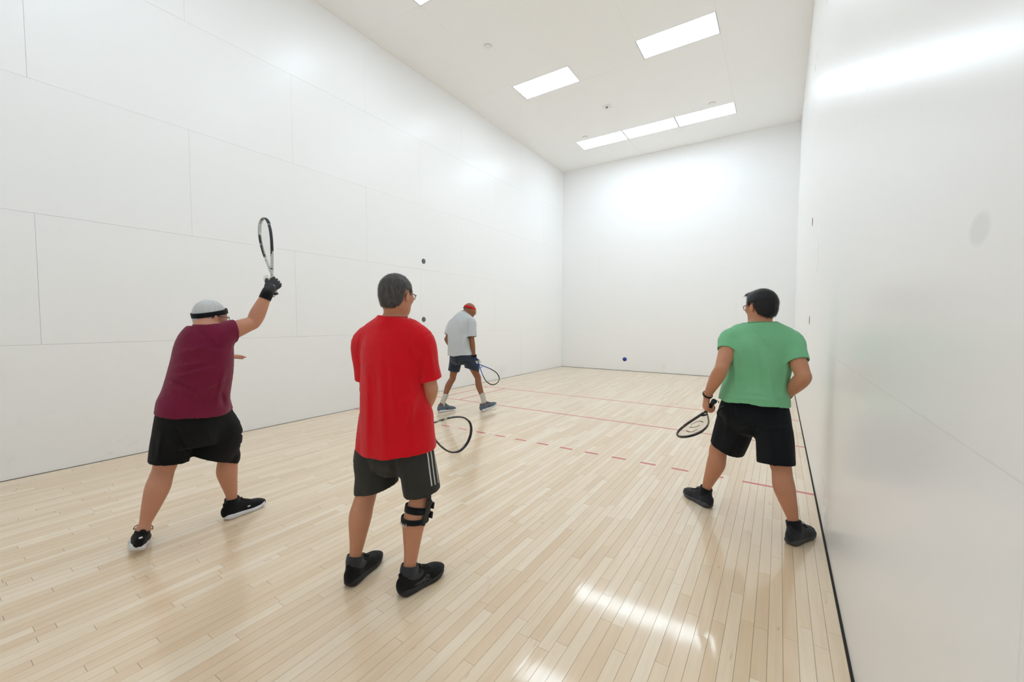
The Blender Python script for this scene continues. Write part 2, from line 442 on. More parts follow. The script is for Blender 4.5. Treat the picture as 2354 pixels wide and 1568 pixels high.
class Loft:
    """stations: (centre, half width along side, half depth across, side vector); flat0/flat1 cut the ends square"""
    def __init__(s, st, n=4, flat0=False, flat1=False, power=2.0, grow=0.0, cap=None):
        c = catmull([x[0] for x in st], n); ra = catmull([[x[1]] for x in st], n)[:, 0]+grow; rb = catmull([[x[2]] for x in st], n)[:, 0]+grow
        sd = catmull([x[3] for x in st], n)
        s.c, s.ra, s.rb, s.sd = c, np.maximum(ra, 1e-3), np.maximum(rb, 1e-3), sd
        s.flat0, s.flat1, s.p, s.cap = flat0, flat1, power, cap
    def bounds(s, m):
        r = np.maximum(s.ra, s.rb)[:, None]+m
        return (s.c-r).min(0), (s.c+r).max(0)
    def eval(s, F, lo, hi, m):
        sl, X = F.region(lo, hi); out = np.full(F.shape_of(sl), 1.0, np.float32)
        o0 = [q.start for q in sl]
        n = len(s.c)
        for i in range(n-1):
            a, b = s.c[i], s.c[i+1]; r = max(s.ra[i], s.rb[i], s.ra[i+1], s.rb[i+1])+m
            tt = unit_(b-a); ex = r*np.sqrt(np.maximum(1-tt*tt, 0))+np.abs(tt)*(r if i in (0, n-2) else 0.3*r)+0.02
            sl2, (x, y, z) = F.region(np.minimum(a, b)-np.minimum(ex, r), np.maximum(a, b)+np.minimum(ex, r))
            sl2 = tuple(slice(max(q.start, w.start), min(q.stop, w.stop)) for q, w in zip(sl2, sl))
            if any(q.stop <= q.start for q in sl2): continue
            x, y, z = F.coords(sl2)
            ab = b-a; LL = float(ab @ ab)
            if LL < 1e-12: continue
            T = ab/math.sqrt(LL); U = s.sd[i]+s.sd[i+1]; U = unit_(U-T*(U @ T)); Vv = np.cross(T, U)
            dx, dy, dz = x-a[0], y-a[1], z-a[2]
            w = dx*T[0]+dy*T[1]+dz*T[2]; Ls = math.sqrt(LL); t = np.clip(w/Ls, 0, 1)
            we = w-t*Ls
            u = dx*U[0]+dy*U[1]+dz*U[2]; v = dx*Vv[0]+dy*Vv[1]+dz*Vv[2]
            ra = s.ra[i]+(s.ra[i+1]-s.ra[i])*t; rb = s.rb[i]+(s.rb[i+1]-s.rb[i])*t
            rc = np.minimum(ra, rb) if s.cap is None else np.full_like(ra, s.cap)
            if s.p == 2.0: k2 = (u/ra)**2+(v/rb)**2
            else: k2 = (np.abs(u/ra)**s.p+np.abs(v/rb)**s.p)**(2/s.p)
            k0 = np.sqrt(k2+(we/rc)**2)+1e-6
            q = np.sqrt(u*u+v*v+we*we)
            d = np.where(k0 > 0.05, q*(1-1/k0), -np.minimum(ra, rb))
            ls = tuple(slice(g.start-o, g.stop-o) for g, o in zip(sl2, o0))
            out[ls] = np.minimum(out[ls], d)
        x, y, z = F.coords(sl)
        if s.flat1:
            T = unit_(s.c[-1]-s.c[-2]); out = np.maximum(out, ((x-s.c[-1][0])*T[0]+(y-s.c[-1][1])*T[1]+(z-s.c[-1][2])*T[2]))
        if s.flat0:
            T = unit_(s.c[0]-s.c[1]); out = np.maximum(out, ((x-s.c[0][0])*T[0]+(y-s.c[0][1])*T[1]+(z-s.c[0][2])*T[2]))
        return sl, out.astype(np.float32)

class Ell:
    """oriented ellipsoid; R rows are its axes"""
    def __init__(s, c, r, R=None): s.c = A(c); s.r = A(r); s.R = np.eye(3) if R is None else np.asarray(R, float)
    def bounds(s, m): e = s.r.max()+m; return s.c-e, s.c+e
    def eval(s, F, lo, hi, m):
        sl, _ = F.region(lo, hi); x, y, z = F.coords(sl)
        dx, dy, dz = x-s.c[0], y-s.c[1], z-s.c[2]
        q = [dx*a[0]+dy*a[1]+dz*a[2] for a in s.R]
        k0 = np.sqrt(sum((qq/r)**2 for qq, r in zip(q, s.r)))+1e-6
        d = np.where(k0 > 0.05, np.sqrt(dx*dx+dy*dy+dz*dz)*(1-1/k0), -s.r.min())
        return sl, d.astype(np.float32)

def chain(pts, rs, **k):
    """round limb through points with radii"""
    d = unit_(A(pts[-1])-A(pts[0])); sd = A(0, 0, 1) if abs(d[2]) < 0.8 else A(1, 0, 0)
    return Loft([(p, r, r, sd) for p, r in zip(pts, rs)], **k)

class Field:
    def __init__(s, lo, hi, h):
        s.lo = A(lo); s.h = h; s.n = np.ceil((A(hi)-s.lo)/h).astype(int)+1
        s.ax = [(s.lo[i]+np.arange(s.n[i])*h).astype(np.float32) for i in range(3)]
        s.g = np.full(tuple(s.n), 1.0, np.float32); s.prims = []; s.cur = 'torso'
    def region(s, lo, hi):
        a = np.clip(np.floor((A(lo)-s.lo)/s.h).astype(int), 0, s.n); b = np.clip(np.ceil((A(hi)-s.lo)/s.h).astype(int)+1, 0, s.n)
        sl = tuple(slice(int(p), int(max(p, q))) for p, q in zip(a, b)); return sl, s.coords(sl)
    def coords(s, sl): return s.ax[0][sl[0]][:, None, None], s.ax[1][sl[1]][None, :, None], s.ax[2][sl[2]][None, None, :]
    def shape_of(s, sl): return tuple(q.stop-q.start for q in sl)
    def add(s, prim, k=0.0, pad=0.0):
        s.prims.append((prim, k, s.cur)); m = k+pad+2.5*s.h; lo, hi = prim.bounds(m)
        if (lo > s.lo+(s.n-1)*s.h).any() or (hi < s.lo).any(): return s
        sl, d = prim.eval(s, lo, hi, m)
        g = s.g[sl]
        if k > 0:
            hh = np.maximum(k-np.abs(g-d), 0)/k; s.g[sl] = np.minimum(g, d)-hh*hh*k*0.25
        else: s.g[sl] = np.minimum(g, d)
        return s
    def sub(s, prim, k=0.0):
        m = k+2.5*s.h; lo, hi = prim.bounds(m); sl, d = prim.eval(s, lo, hi, m)
        g = s.g[sl]; d = -d
        if k > 0:
            hh = np.maximum(k-np.abs(g-d), 0)/k; s.g[sl] = np.maximum(g, d)+hh*hh*k*0.25
        else: s.g[sl] = np.maximum(g, d)
        return s
    def disp(s, fn):
        near = np.abs(s.g) < 0.032
        idx = np.nonzero(near); p = np.stack([s.ax[i][idx[i]] for i in range(3)], 1)
        s.g[idx] -= fn(p).astype(np.float32)
        return s
    def keep(s, fn):
        """intersect with fn(points) < 0"""
        near = s.g < 0.03
        idx = np.nonzero(near); p = np.stack([s.ax[i][idx[i]] for i in range(3)], 1)
        s.g[idx] = np.maximum(s.g[idx], fn(p)); return s
    def mesh(s, name, off=(0,0,0), smooth=1):
        g = s.g; ins = g < 0
        c = np.zeros(tuple(s.n-1), np.uint8)
        for i in (0, 1):
            for j in (0, 1):
                for k in (0, 1):
                    c += ins[i:s.n[0]-1+i, j:s.n[1]-1+j, k:s.n[2]-1+k]
        idx = np.nonzero((c > 0) & (c < 8)); nv = len(idx[0])
        val = {}
        for i in (0, 1):
            for j in (0, 1):
                for k in (0, 1): val[i, j, k] = g[idx[0]+i, idx[1]+j, idx[2]+k]
        acc = np.zeros((nv, 3), np.float32); cnt = np.zeros(nv, np.float32)
        cs = list(val)
        for a in cs:
            for ax in range(3):
                if a[ax]: continue
                b = list(a); b[ax] = 1; b = tuple(b)
                va, vb = val[a], val[b]; cr = (va < 0) != (vb < 0)
                t = np.where(cr, va/(va-vb+1e-20), 0)
                for q in range(3):
                    acc[:, q] += np.where(cr, a[q]+(t if q == ax else 0), 0)
                cnt += cr
        p = acc/cnt[:, None]
        vid = np.full(tuple(s.n-1), -1, np.int32); vid[idx] = np.arange(nv, dtype=np.int32)
        P_ = (np.stack(idx, 1)+p)*s.h+s.lo
        quads = []
        for ax in range(3):
            o = [(1, 2), (2, 0), (0, 1)][ax]
            sa = [slice(None)]*3; sb = [slice(None)]*3
            sa[ax] = slice(0, s.n[ax]-1); sb[ax] = slice(1, s.n[ax])
            e = ins[tuple(sa)] != ins[tuple(sb)]
            ei = np.nonzero(e); ei = np.stack(ei, 1)
            ok = (ei[:, o[0]] > 0) & (ei[:, o[1]] > 0) & (ei[:, o[0]] < s.n[o[0]]-1) & (ei[:, o[1]] < s.n[o[1]]-1); ei = ei[ok]
            first = ins[ei[:, 0], ei[:, 1], ei[:, 2]]
            qs = []
            for d1, d2 in ((1, 1), (0, 1), (0, 0), (1, 0)):
                w = ei.copy(); w[:, o[0]] -= d1; w[:, o[1]] -= d2; qs.append(vid[w[:, 0], w[:, 1], w[:, 2]])
            q = np.stack(qs, 1); q[~first] = q[~first][:, ::-1]
            quads.append(q)
        q = np.concatenate(quads)
        q = q[(q >= 0).all(1)]
        for _ in range(smooth):
            acc = np.zeros_like(P_); cn = np.zeros(len(P_))
            for i in range(4):
                a, b = q[:, i], q[:, (i+1) % 4]
                for d_ in range(3): acc[:, d_] += np.bincount(a, P_[b, d_], len(P_))+np.bincount(b, P_[a, d_], len(P_))
                cn += np.bincount(a, minlength=len(P_))+np.bincount(b, minlength=len(P_))
            P_ = P_*0.5+0.5*acc/np.maximum(cn, 1)[:, None]
        return mesh_np(name, P_-A(off), q)

def waves(seed, n, freq, stretch=(1, 1, 1)):
    """cheap smooth noise: a sum of randomly oriented sines, about -1..1"""
    r = np.random.RandomState(seed); K = r.normal(size=(n, 3)); K /= np.linalg.norm(K, axis=1)[:, None]
    K = K*freq*(0.6+0.8*r.rand(n, 1))*A(stretch); ph = r.rand(n)*6.28
    def f(p): return np.sin(p @ K.T+ph).sum(1)/math.sqrt(n)*0.8
    return f

# ------------------------------------------------------------------ cloth, skin and shoe materials
def cloth(name, c, c2=None, rough=0.85, weave=900, wr=0.5, heather=0.0, sheen=0.15):
    t = NT(name); p = t.obj(); c = tuple(c); c2 = tuple(c2) if c2 else tuple(x*0.82 for x in c)
    n = t.noise(p, 9, 3); f = t.noise(p, weave, 2)
    cc = t.mix(n, c, c2)
    if heather: cc = t.mix(t.math('MULTIPLY', t.noise(t.mapping(p, (260, 260, 60)), 1.0, 2), heather), cc, tuple(x*0.7 for x in c))
    t.set(Base_Color=cc, Roughness=rough); t.b.inputs['Sheen Weight'].default_value = sheen; t.b.inputs['Specular IOR Level'].default_value = 0.2
    w = t.noise(t.mapping(p, (14, 14, 7)), 1.0, 3, 0.55, 0.6)
    h = t.math('ADD', t.math('MULTIPLY', w, wr), t.math('MULTIPLY', f, 0.05))
    t.bump(h, 0.8, 0.020)
    return t.m

def skin(name, c, red=(0.62, 0.25, 0.18), rough=0.48):
    t = NT(name); p = t.obj(); n = t.noise(p, 13, 4, 0.6); m = t.noise(p, 60, 3)
    cc = t.mix(t.math('MULTIPLY', t.math('SUBTRACT', n, 0.42, True), 1.3, True), tuple(c), tuple(x*0.6+y*0.4*max(c) for x, y in zip(c, red)))
    cc = t.mix(t.math('MULTIPLY', m, 0.22), cc, tuple(x*0.72 for x in c))
    t.set(Base_Color=cc, Roughness=rough); t.b.inputs['Subsurface Weight'].default_value = 0.08; t.b.inputs['Subsurface Radius'].default_value = (0.008, 0.003, 0.002)
    t.b.inputs['Specular IOR Level'].default_value = 0.35
    t.bump(t.noise(p, 220, 2), 0.12, 0.002)
    return t.m

def hair_mat(name, c, c2, rough=0.5, vec=(90, 90, 24)):
    t = NT(name); p = t.obj()
    a = t.noise(t.mapping(p, vec), 1.0, 4, 0.7, 0.8); b_ = t.noise(p, 18, 3)
    cc = t.mix(t.math('MULTIPLY', t.math('SUBTRACT', a, 0.3, True), 2.0, True), tuple(c), tuple(c2))
    cc = t.mix(t.math('MULTIPLY', b_, 0.35), cc, tuple(c))
    t.set(Base_Color=cc, Roughness=rough); t.b.inputs['Specular IOR Level'].default_value = 0.35
    t.bump(a, 0.5, 0.004)
    return t.m

def twotone(name, c0, c1, rough=0.6, attr='mask', bump=0.2):
    t = NT(name); a = t.n('ShaderNodeAttribute', attribute_type='GEOMETRY', attribute_name=attr)
    n = t.noise(t.obj(), 150, 3)
    cc = t.mix(a.outputs['Fac'], tuple(c0), tuple(c1)); cc = t.mix(t.math('MULTIPLY', n, 0.2), cc, tuple(x*0.6 for x in c0))
    t.set(Base_Color=cc, Roughness=rough); t.bump(n, bump, 0.003); return t.m

def mask(me, fn):
    v = np.zeros(len(me.vertices)*3, np.float32); me.vertices.foreach_get('co', v); v = v.reshape(-1, 3)
    a = me.attributes.new('mask', 'FLOAT', 'POINT'); a.data.foreach_set('value', np.clip(fn(v), 0, 1).astype(np.float32))

M_black_mesh = cloth('black_knit_mesh', srgb(15, 16, 18), rough=0.7, weave=1500, wr=0.15, sheen=0.05)
M_black_rub = plain('black_rubber', srgb(30, 31, 33), 0.55); M_lace = plain('black_lace', srgb(22, 22, 24), 0.8)
M_white_foam = plain('white_foam', srgb(218, 220, 224), 0.6); M_elastic = cloth('black_terry', srgb(17, 19, 24), rough=0.95, wr=0.25)
M_glass = NT('clear_lens').set(Base_Color=(0.95, 0.97, 0.98), Roughness=0.05, Alpha=0.15).m
M_eye = plain('eye_white', (0.7, 0.68, 0.66), 0.2)

# ------------------------------------------------------------------ body pieces
def hand(F, w, d, n, side, curl, k=0.008, grow=0.0, size=1.0, spread=0.0, thumb=None):
    """w wrist, d towards the knuckles, n palm normal, side +1 right / -1 left; curl in degrees per knuckle"""
    F.cur = 'hand'; d = unit_(d); n = unit_(A(n)-d*(A(n) @ d)); th = np.cross(d, n)*side       # thumb side
    s = size; prim = []
    prim.append(Loft([(A(w)-d*0.01, 0.030*s, 0.021*s, th), (A(w)+d*0.03*s, 0.036*s, 0.019*s, th), (A(w)+d*0.07*s, 0.042*s, 0.016*s, th), (A(w)+d*0.092*s, 0.040*s, 0.013*s, th)], grow=grow))
    L_ = ((0.043, 0.026, 0.022), (0.048, 0.030, 0.023), (0.044, 0.028, 0.022), (0.034, 0.021, 0.020))
    O_ = (0.031, 0.0105, -0.0105, -0.030); B_ = (0.090, 0.096, 0.092, 0.082)
    for i in range(4):
        p = A(w)+d*B_[i]*s+th*O_[i]*s+n*0.002; pts = [p-d*0.018*s, p]; ang = 0.0
        fd = unit_(d+th*spread*(1.5-i)*0.6)
        for j in range(3):
            ang += math.radians(curl[j]*(1.0+0.06*(i-1.0)))
            v = fd*math.cos(ang)+n*math.sin(ang)
            p = p+v*L_[i][j]*s; pts.append(p)
        r0 = (0.0098, 0.0100, 0.0096, 0.0086)[i]*s
        prim.append(chain(pts, [r0*1.02, r0, r0*0.95, r0*0.88, r0*0.72], n=3))
        if grow: prim[-1].ra += grow; prim[-1].rb += grow
    tp = A(w)+d*0.022*s+th*0.026*s+n*0.006
    dirs = thumb or ((0.62, 0.62, 0.40), (0.80, 0.20, 0.55), (0.80, -0.10, 0.60))
    pts = [tp-d*0.012*s, tp]; p = tp
    for (a, b_, c), ln in zip(dirs, (0.046, 0.034, 0.028)):
        p = p+unit_(d*a+th*b_+n*c)*ln*s; pts.append(p)
    prim.append(chain(pts, [0.015*s+grow, 0.0155*s+grow, 0.0125*s+grow, 0.0112*s+grow, 0.0085*s+grow], n=3))
    for q in prim: F.add(q, k)
    F.cur = 'torso'
    return A(w)+d*0.078*s+n*0.030*s, th          # grip centre and thumb direction

def head_prims(c, f, u, s=1.0):
    """cranium, face, jaw, nose, ears; local axes right, forward, up"""
    f = unit_(f); r = unit_(np.cross(f, u)); u = np.cross(r, f); R = np.array([r, f, u])
    at = lambda x, y, z: A(c)+(r*x+f*y+u*z)*s
    P_ = [(Ell(at(0, -0.012, 0.030), A(0.0755, 0.096, 0.086)*s, R), 0.0),
          (Ell(at(0, 0.030, -0.020), A(0.0660, 0.064, 0.085)*s, R), 0.03),
          (Ell(at(0, 0.044, -0.078), A(0.0440, 0.042, 0.036)*s, R), 0.03),          # chin and jaw
          (Ell(at(0, -0.030, -0.025), A(0.064, 0.065, 0.065)*s, R), 0.03),
          (chain([at(0, 0.088, 0.018), at(0, 0.102, -0.012), at(0, 0.108, -0.024)], [0.008*s, 0.011*s, 0.013*s]), 0.012),
          (Ell(at(0, 0.086, -0.056), A(0.024, 0.010, 0.011)*s, R), 0.010),
          (chain([at(-0.045, 0.072, 0.028), at(0, 0.086, 0.030), at(0.045, 0.072, 0.028)], [0.010*s]*3), 0.016)]
    for sg in (-1, 1):
        P_.append((Ell(at(sg*0.083, -0.012, -0.010), A(0.007, 0.017, 0.029)*s, R), 0.010))
        P_.append((chain([at(sg*0.088, -0.025, 0.000), at(sg*0.089, -0.018, 0.014), at(sg*0.084, -0.002, 0.012)], [0.0045*s]*3), 0.005))
        P_.append((chain([at(sg*0.040, 0.070, -0.012), at(sg*0.058, 0.050, -0.010)], [0.020*s, 0.018*s]), 0.02))   # cheekbones
    return P_, at, R

def limb(F, pts, k=0.03): F.add(Loft(pts), k)

def leg(F, hip, kn, an, ff, s=1.0, fat=1.0, foot=0.15):
    F.cur = 'leg'; hip, kn, an = A(hip), A(kn), A(an); ff = unit_(ff)
    side = unit_(np.cross(ff, A(0, 0, 1)))
    th = kn-hip; sh = an-kn
    bk = unit_(-ff-unit_(sh)*(-ff @ unit_(sh)))
    bt = unit_(-ff-unit_(th)*(-ff @ unit_(th)))
    st = [(hip, 0.090*s*fat, 0.095*s*fat, side), (hip+th*0.3, 0.083*s*fat, 0.088*s*fat, side), (hip+th*0.65, 0.068*s*fat, 0.071*s*fat, side),
          (kn-unit_(th)*0.035+bt*0.004, 0.056*s*fat, 0.060*s*fat, side), (kn+sh*0.03, 0.051*s*fat, 0.058*s*fat, side), (kn+sh*0.17+bk*0.012*s, 0.053*s*fat, 0.057*s*fat, side),
          (kn+sh*0.32+bk*0.019*s, 0.056*s*fat, 0.059*s*fat, side), (kn+sh*0.50+bk*0.014*s, 0.049*s*fat, 0.050*s*fat, side),
          (kn+sh*0.72+bk*0.004*s, 0.037*s*fat, 0.039*s*fat, side), (kn+sh*0.90, 0.031*s, 0.035*s, side), (an, 0.033*s, 0.038*s, side)]
    F.add(Loft(st), 0.03)
    F.add(Ell(an+side*0.014, (0.018*s, 0.015*s, 0.015*s)), 0.015)
    F.cur = 'torso'
    return st

def arm(F, shd, el, wr, s=1.0, fat=1.0, k=0.03):
    F.cur = 'arm'; shd, el, wr = A(shd), A(el), A(wr)
    up_, fo = el-shd, wr-el
    ax = np.cross(up_, fo); ax = unit_(ax) if np.linalg.norm(ax) > 1e-3 else A(0, 1, 0)
    F.add(Loft([(shd, 0.058*s*fat, 0.058*s*fat, ax), (shd+up_*0.25, 0.052*s*fat, 0.055*s*fat, ax), (shd+up_*0.6, 0.045*s*fat, 0.049*s*fat, ax), (shd+up_*0.93, 0.039*s*fat, 0.041*s*fat, ax),
                (el+fo*0.03, 0.040*s*fat, 0.041*s*fat, ax), (el+fo*0.22, 0.042*s*fat, 0.045*s*fat, ax), (el+fo*0.5, 0.037*s*fat, 0.039*s*fat, ax), (el+fo*0.8, 0.028*s*fat, 0.030*s*fat, ax), (wr, 0.027*s, 0.029*s, ax)]), k)
    F.add(Ell(el-unit_(fo)*0.012-unit_(fo-up_*0.3)*0.008, (0.026*s, 0.026*s, 0.026*s)), 0.02)
    F.cur = 'torso'

def garment(name, lofts, lo, hi, h, th, off, k=0.03, fold=None, smooth=3, body=None, wrap=(('torso', 'leg'), ('arm',)), clear=(0.019, 0.009)):
    """lofts: (stations, open0, open1, power), trunk first; a shell of even thickness, open at the flagged ends"""
    bb = [Loft([(A(x[0]),)+tuple(x[1:]) for x in st]).bounds(0.055) for st, _, _, _ in lofts]
    lo = np.maximum(A(lo), np.min([b_[0] for b_ in bb], 0)); hi = np.minimum(A(hi), np.max([b_[1] for b_ in bb], 0))
    Fo = Field(lo, hi, h); Fn = Field(lo, hi, h)
    L0 = [([(A(x[0]),)+tuple(x[1:]) for x in st], o0, o1, pw) for st, o0, o1, pw in lofts]
    trunk = None; Fs = Field(lo, hi, h); EXT = []
    for i_, (st, o0, o1, pw) in enumerate(L0):
        if i_ and L0[0][1]: Fs.add(Loft(st, flat0=o0, flat1=o1, power=pw, cap=0.03), 0.0)
        Fo.add(Loft(st, flat0=o0, flat1=o1, power=pw, cap=None if (o0 and o1) else 0.03), k)
        s2 = list(st); e = 0.014+th                 # the hollow runs out past each opening
        if o0: d = unit_(st[0][0]-st[1][0]); s2 = [(st[0][0]+d*e,)+st[0][1:]]+s2
        if o1: d = unit_(st[-1][0]-st[-2][0]); s2 = s2+[(st[-1][0]+d*e,)+st[-1][1:]]
        EXT.append((s2, o0, o1, pw)); Fn.add(Loft(s2, flat0=o0, flat1=o1, power=pw, cap=None if (o0 and o1) else 0.03), k)
        if i_ == 0 and o0 and o1:
            trunk = Field(lo, hi, h), Field(lo, hi, h); trunk[0].g = Fo.g.copy(); trunk[1].g = Fn.g.copy()
    if fold is not None:
        near = np.abs(Fo.g) < 0.03
        for Q in (Fn,)+(trunk or ()): near |= np.abs(Q.g) < 0.03
        idx = np.nonzero(near); pp = np.stack([Fo.ax[i][idx[i]] for i in range(3)], 1).astype(np.float64); dv = fold(pp).astype(np.float32)
        for Q in (Fo, Fn)+(trunk or ()): Q.g[idx] -= dv
    if body is not None:            # the cloth also wraps whatever of the body would push through it
        for grp, lf, le, cl in ((wrap[0], L0[:1], EXT[:1], clear[0]), (wrap[1], L0[1:], EXT[1:], clear[1])):
            Fb = Field(lo, hi, h); Fg = Field(lo, hi, h); Fe = Field(lo, hi, h)
            for pr, kk, cur in body.prims:
                if cur in grp: Fb.add(pr, kk, 0.024)
            for FF, ll in ((Fg, lf), (Fe, le)):
                for st, o0, o1, pw in ll: FF.add(Loft(st, flat0=o0, flat1=o1, power=pw, grow=0.035, cap=None if (o0 and o1) else 0.05), 0.0)
            for Q, wr in ((Fo, np.maximum(Fb.g-cl, Fg.g)), (Fn, np.maximum(Fb.g-cl, Fe.g))):
                hh = np.maximum(0.012-np.abs(Q.g-wr), 0)/0.012; Q.g = np.minimum(Q.g, wr)-hh*hh*0.003
    def shell(out, nf):
        gr = np.gradient(nf, h); gm = np.clip(np.sqrt(gr[0]**2+gr[1]**2+gr[2]**2), 0.8, 4.0)
        return np.maximum(out, -(nf/gm+th))
    g = shell(Fo.g, Fn.g)
    if trunk is not None:           # the body of the shirt stays whole below the cuffs
        g = np.minimum(g, np.maximum(shell(trunk[0].g, trunk[1].g), -(Fs.g+0.004)))
    Fo.g = g.astype(np.float32)
    return Fo.mesh(name, off, smooth)

def folds(lines, v, centre, extra=None):
    """soft ridges (+) and valleys (-) of cloth on the side of the body turned along -v"""
    v = unit_(v); c = A(centre)
    segs = []
    for a, b_, w, amp in lines:
        a = A(a); b_ = A(b_); a = a-v*(a @ v); b_ = b_-v*(b_ @ v); segs.append((a, b_, max(w, 0.0125), amp))
    def f(p):
        q = p-np.outer(p @ v, v); out = np.zeros(len(p)); face = np.clip((0.04-(p-c) @ v)/0.06, 0, 1)
        for a, b_, w, amp in segs:
            ab = b_-a; t = np.clip((q-a) @ ab/(ab @ ab), 0, 1); d = np.linalg.norm(q-a-np.outer(t, ab), axis=1)
            out += 1.7*amp*np.exp(-(d/w)**2)*(0.25+0.75*np.sin(np.pi*np.clip(t, 0.08, 0.92)))
        out *= face
        if extra is not None: out += extra(p)
        return out
    return f

def grip_frame(ax, f, side):
    """hand axes for a hand whose forearm runs along f, closed round a handle along ax"""
    ax = unit_(ax); f = unit_(f); q = unit_(f-ax*(f @ ax)); ph = math.asin(max(-0.2, min(0.68, float(f @ ax))))
    d = q*math.cos(ph)+ax*math.sin(ph); n = np.cross(ax, q)*side
    return d, n

def strands(hair, hc, R, off, mat, n=2600, ln=0.020, wd=0.0014, crown=(0.01, -0.06, 0.115), seed=5, lift=0.35, fwd=0.0, rnd=0.16):
    """short locks combed away from the crown, one mesh"""
    me = hair.data; m = len(me.vertices); co = np.zeros(m*3, np.float32); no = np.zeros(m*3, np.float32)
    me.vertices.foreach_get('co', co); me.vertex_normals.foreach_get('vector', no); co = co.reshape(-1, 3); no = no.reshape(-1, 3)
    c = A(hc)-A(off); r = np.random.RandomState(seed)
    out = np.einsum('ij,ij->i', no, (co-c)/np.linalg.norm(co-c, axis=1)[:, None]) > 0.6
    idx = np.nonzero(out)[0]; idx = idx[r.randint(0, len(idx), n)]
    P0 = co[idx]; N = no[idx]; cr = c+R.T @ A(crown)
    t = P0-cr+R[1]*fwd; t = t-N*np.einsum('ij,ij->i', t, N)[:, None]; t /= np.linalg.norm(t, axis=1)[:, None]+1e-9
    t = t+r.normal(size=(n, 3))*rnd; t /= np.linalg.norm(t, axis=1)[:, None]
    L_ = (ln*(0.55+0.7*r.rand(n)))[:, None]; s = np.cross(t, N); s /= np.linalg.norm(s, axis=1)[:, None]; w = wd*0.5
    a = P0-N*0.002; b_ = P0+t*L_*0.5+N*(0.0022+lift*0.008*r.rand(n)[:, None]); e = P0+t*L_+N*(0.001+lift*0.010*r.rand(n)[:, None])
    V = np.stack([a-s*w, a+s*w, b_-s*w, b_+s*w, e], 1).reshape(-1, 3); k = np.arange(n)[:, None]*5
    Q = np.concatenate([k, k+1, k+3, k+2], 1); T = np.concatenate([k+2, k+3, k+4], 1)
    o = link('hair_strands', mesh_np('hair_strands', V, Q, T), hair, mat); tag(o, kind='stuff'); return o

# ------------------------------------------------------------------ shoes
def shoe_matrix(heel, f, roll=0.0, pitch=0.0):
    f = unit_(f); Z = A(0, 0, 1)
    f = unit_(A(f[0], f[1], 0))*math.cos(pitch)-Z*math.sin(pitch)      # pitch > 0: toe down
    r = unit_(np.cross(f, Z)); u = np.cross(r, f)
    r2 = r*math.cos(roll)+u*math.sin(roll); u2 = u*math.cos(roll)-r*math.sin(roll)
    m = np.eye(4); m[:3, 0] = r2; m[:3, 1] = f; m[:3, 2] = u2; m[:3, 3] = A(heel); return m

